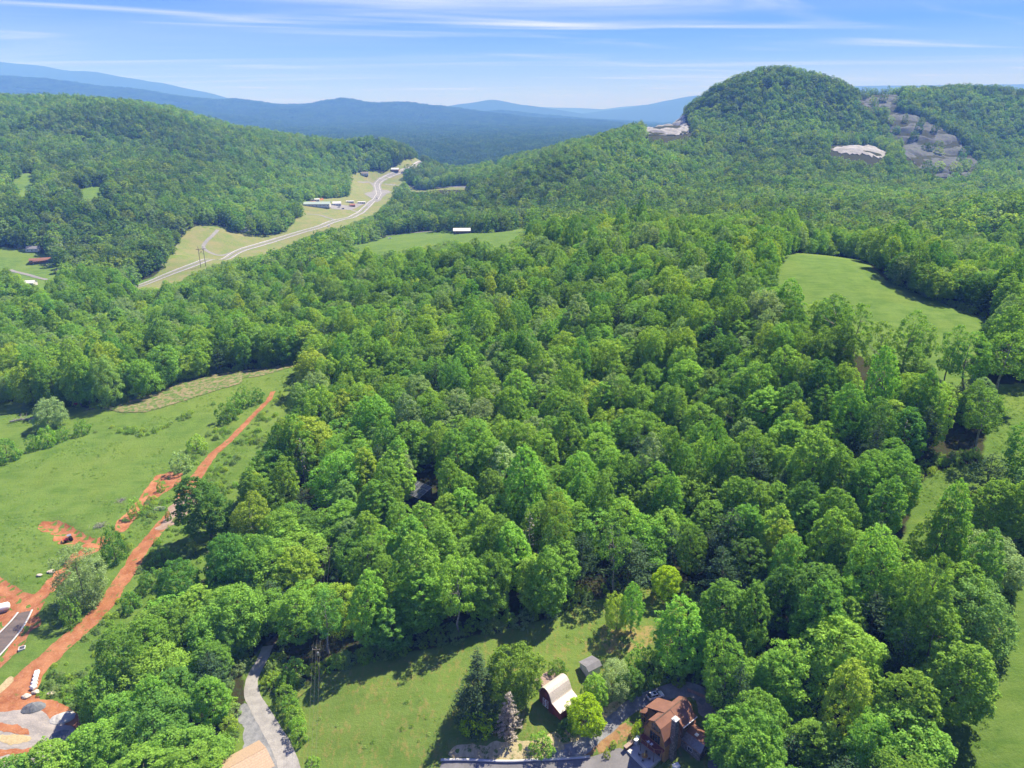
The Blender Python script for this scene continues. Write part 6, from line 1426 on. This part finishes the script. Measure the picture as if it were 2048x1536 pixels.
box('case', -.6, .6, -.45, .45, .1, 1.15, 'white_paint', g, .03); cyl('fan_grille', (0, 0, 1.15), (0, 0, 1.19), .38, 'metal_dark', g, 14); box('pad', -.75, .75, -.6, .6, -.2, .09, 'concrete', g)
z = hz(40.6, 131.3); g = empty('well_cover', (40.6, 131.3, z), R(25)); tag(g, 'low white box cover on the grass below the patio', 'well cover')
box('case', -.8, .8, -.55, .55, 0, .7, 'white_paint', g, .03); slab('lid', [(-.9, -.65, .72), (.9, -.65, .72), (.9, .65, .85), (-.9, .65, .85)], .06, 'white_paint', g)
def timber_wall(label, line, hgt):
    g = empty('retaining_wall', (line[0][0], line[0][1], hz(*line[0])), 0); tag(g, label, 'wall')
    for (a, b_) in zip(line[:-1], line[1:]):
        for k in range(3):
            za, zb = hz(*a) + hgt * (k + .5) / 3, hz(*b_) + hgt * (k + .5) / 3; o0 = Vector(g.location)
            cyl('timber', tuple(Vector((a[0], a[1], za)) - o0), tuple(Vector((b_[0], b_[1], zb)) - o0), hgt / 6 + .02, 'roof_brown_metal', g, 4)
timber_wall('brown timber retaining wall behind the house', [(47.5, 151.2), (50.5, 149.6), (53.0, 148.0), (56.0, 146.2)], 1.0)
timber_wall('brown timber retaining wall beside the dark side drive', [(52.0, 138.0), (52.6, 134.5), (53.0, 131.0), (53.6, 127.5)], .9)
z = hz(-77, 151.3); g = empty('oil_drum', (-77, 151.3, z), 0); tag(g, 'orange drum beside the gravel lot', 'drum'); cyl('barrel', (0, 0, 0), (0, 0, .95), .34, 'orange_paint', g, 14); cyl('lid', (0, 0, .95), (0, 0, .98), .30, 'metal_dark', g, 14)
# ---------------------------------------------------------------- utility poles and wires
def pole(label, x, y, hgt, arms=True, can=False):
    z = hz(x, y); g = empty('utility_pole', (x, y, z), 0); tag(g, label, 'utility pole')
    cyl('shaft', (0, 0, -1), (0, 0, hgt), .17, 'pole_wood', g, 8, .11)
    if arms: box('crossarm', -1.1, 1.1, -.06, .06, hgt - .75, hgt - .6, 'pole_wood', g)
    for sx_ in (-1, 0, 1): cyl('insulator', (sx_ * 1.0, 0, hgt - (.6 if sx_ else 0)), (sx_ * 1.0, 0, hgt - (.35 if sx_ else -.25)), .06, 'trim_white', g, 6)
    if can:
        tc = cyl('transformer', (.38, 0, hgt - 2.6), (.38, 0, hgt - 1.6), .26, 'steel', g, 12); cyl('bushing', (.38, 0, hgt - 1.6), (.38, 0, hgt - 1.3), .05, 'trim_white', tc, 6)
    return Vector((x, y, z + hgt))
def wire(label, a, b_, sag=.6, r=.02):
    P = [a.lerp(b_, k / 24) - Vector((0, 0, 4 * sag * (k / 24) * (1 - k / 24))) for k in range(25)]
    v, f = tube([tuple(p_ - a) for p_ in P], [r] * 25, 4); o = link_mesh('power_line', v, f, MAT['wire']); o.location = a; return tag(o, label, 'power line', 'power lines over the lawn')
pa = pole('wooden utility pole with grey transformer at the lawn corner by the lane', -54.3, 158.7, 11.5, True, True)
pn_ = pole('wooden utility pole beside the shaded lane', -61.5, 203, 12.5)
ps = pole('wooden utility pole at the bottom edge of the lawn', -44.5, 112, 11.0)
pe = pole('wooden utility pole at the wood edge above the lawn', 62, 193, 12.0)
for dx, zz, nm in ((-1.0, -.35, 'outer'), (1.0, -.35, 'inner'), (0, .2, 'top')):
    q = Vector((dx, 0, zz)); wire(f'{nm} power line hanging over the lawn down toward the asphalt', pa + q, ps + q, .5); wire(f'{nm} power line running up the shaded lane', pa + q, pn_ + q, .5)
for zz, nm in ((.2, 'upper'), (-1.6, 'lower')): wire(f'{nm} power line crossing in front of the grove', pa + Vector((.2, 0, zz)), pe + Vector((0, 0, zz)), 2.2)
def h_frame(label, x, y, hgt, rz):
    z = hz(x, y); g = empty('transmission_frame', (x, y, z), R(rz)); tag(g, label, 'pylon')
    for s_ in (-2.6, 2.6): cyl('pole', (s_, 0, -2), (s_, 0, hgt), .38, 'pole_wood', g, 6, .25)
    box('crossarm', -5.2, 5.2, -.2, .2, hgt - 3.4, hgt - 2.9, 'pole_wood', g)
    cyl('brace', (-2.6, 0, hgt - 9), (2.6, 0, hgt - 3.5), .15, 'pole_wood', g, 4); cyl('brace', (2.6, 0, hgt - 9), (-2.6, 0, hgt - 3.5), .15, 'pole_wood', g, 4)
h_frame('wooden H shaped power frame beside the near highway stretch', -346, 792, 23, 30)
h_frame('wooden H shaped power frame on the far saddle of the ridge', 26, 2330, 46, 10)

# ---------------------------------------------------------------- air
t = NT('haze')
pv = t.new('ShaderNodeVolumePrincipled', {'Color': (.17, .38, 1.0), 'Density': .00013, 'Anisotropy': -.15, 'Absorption Color': (.85, .85, .85)})
t.l.new(pv.outputs[0], t.out.inputs['Volume'])
x0, x1, y0, y1, z0, z1 = -26000, 26000, -900, 36000, -260, 1250
hv = np.array([(x, y, z) for z in (z0, z1) for y in (y0, y1) for x in (x0, x1)], float)
hf = np.array([(0, 2, 3, 1), (4, 5, 7, 6), (0, 1, 5, 4), (2, 6, 7, 3), (0, 4, 6, 2), (1, 3, 7, 5)])
haze = link_mesh('haze', hv, hf, t.m)
tag(haze, 'thin blue summer haze filling the valley air', 'haze', kind='stuff')
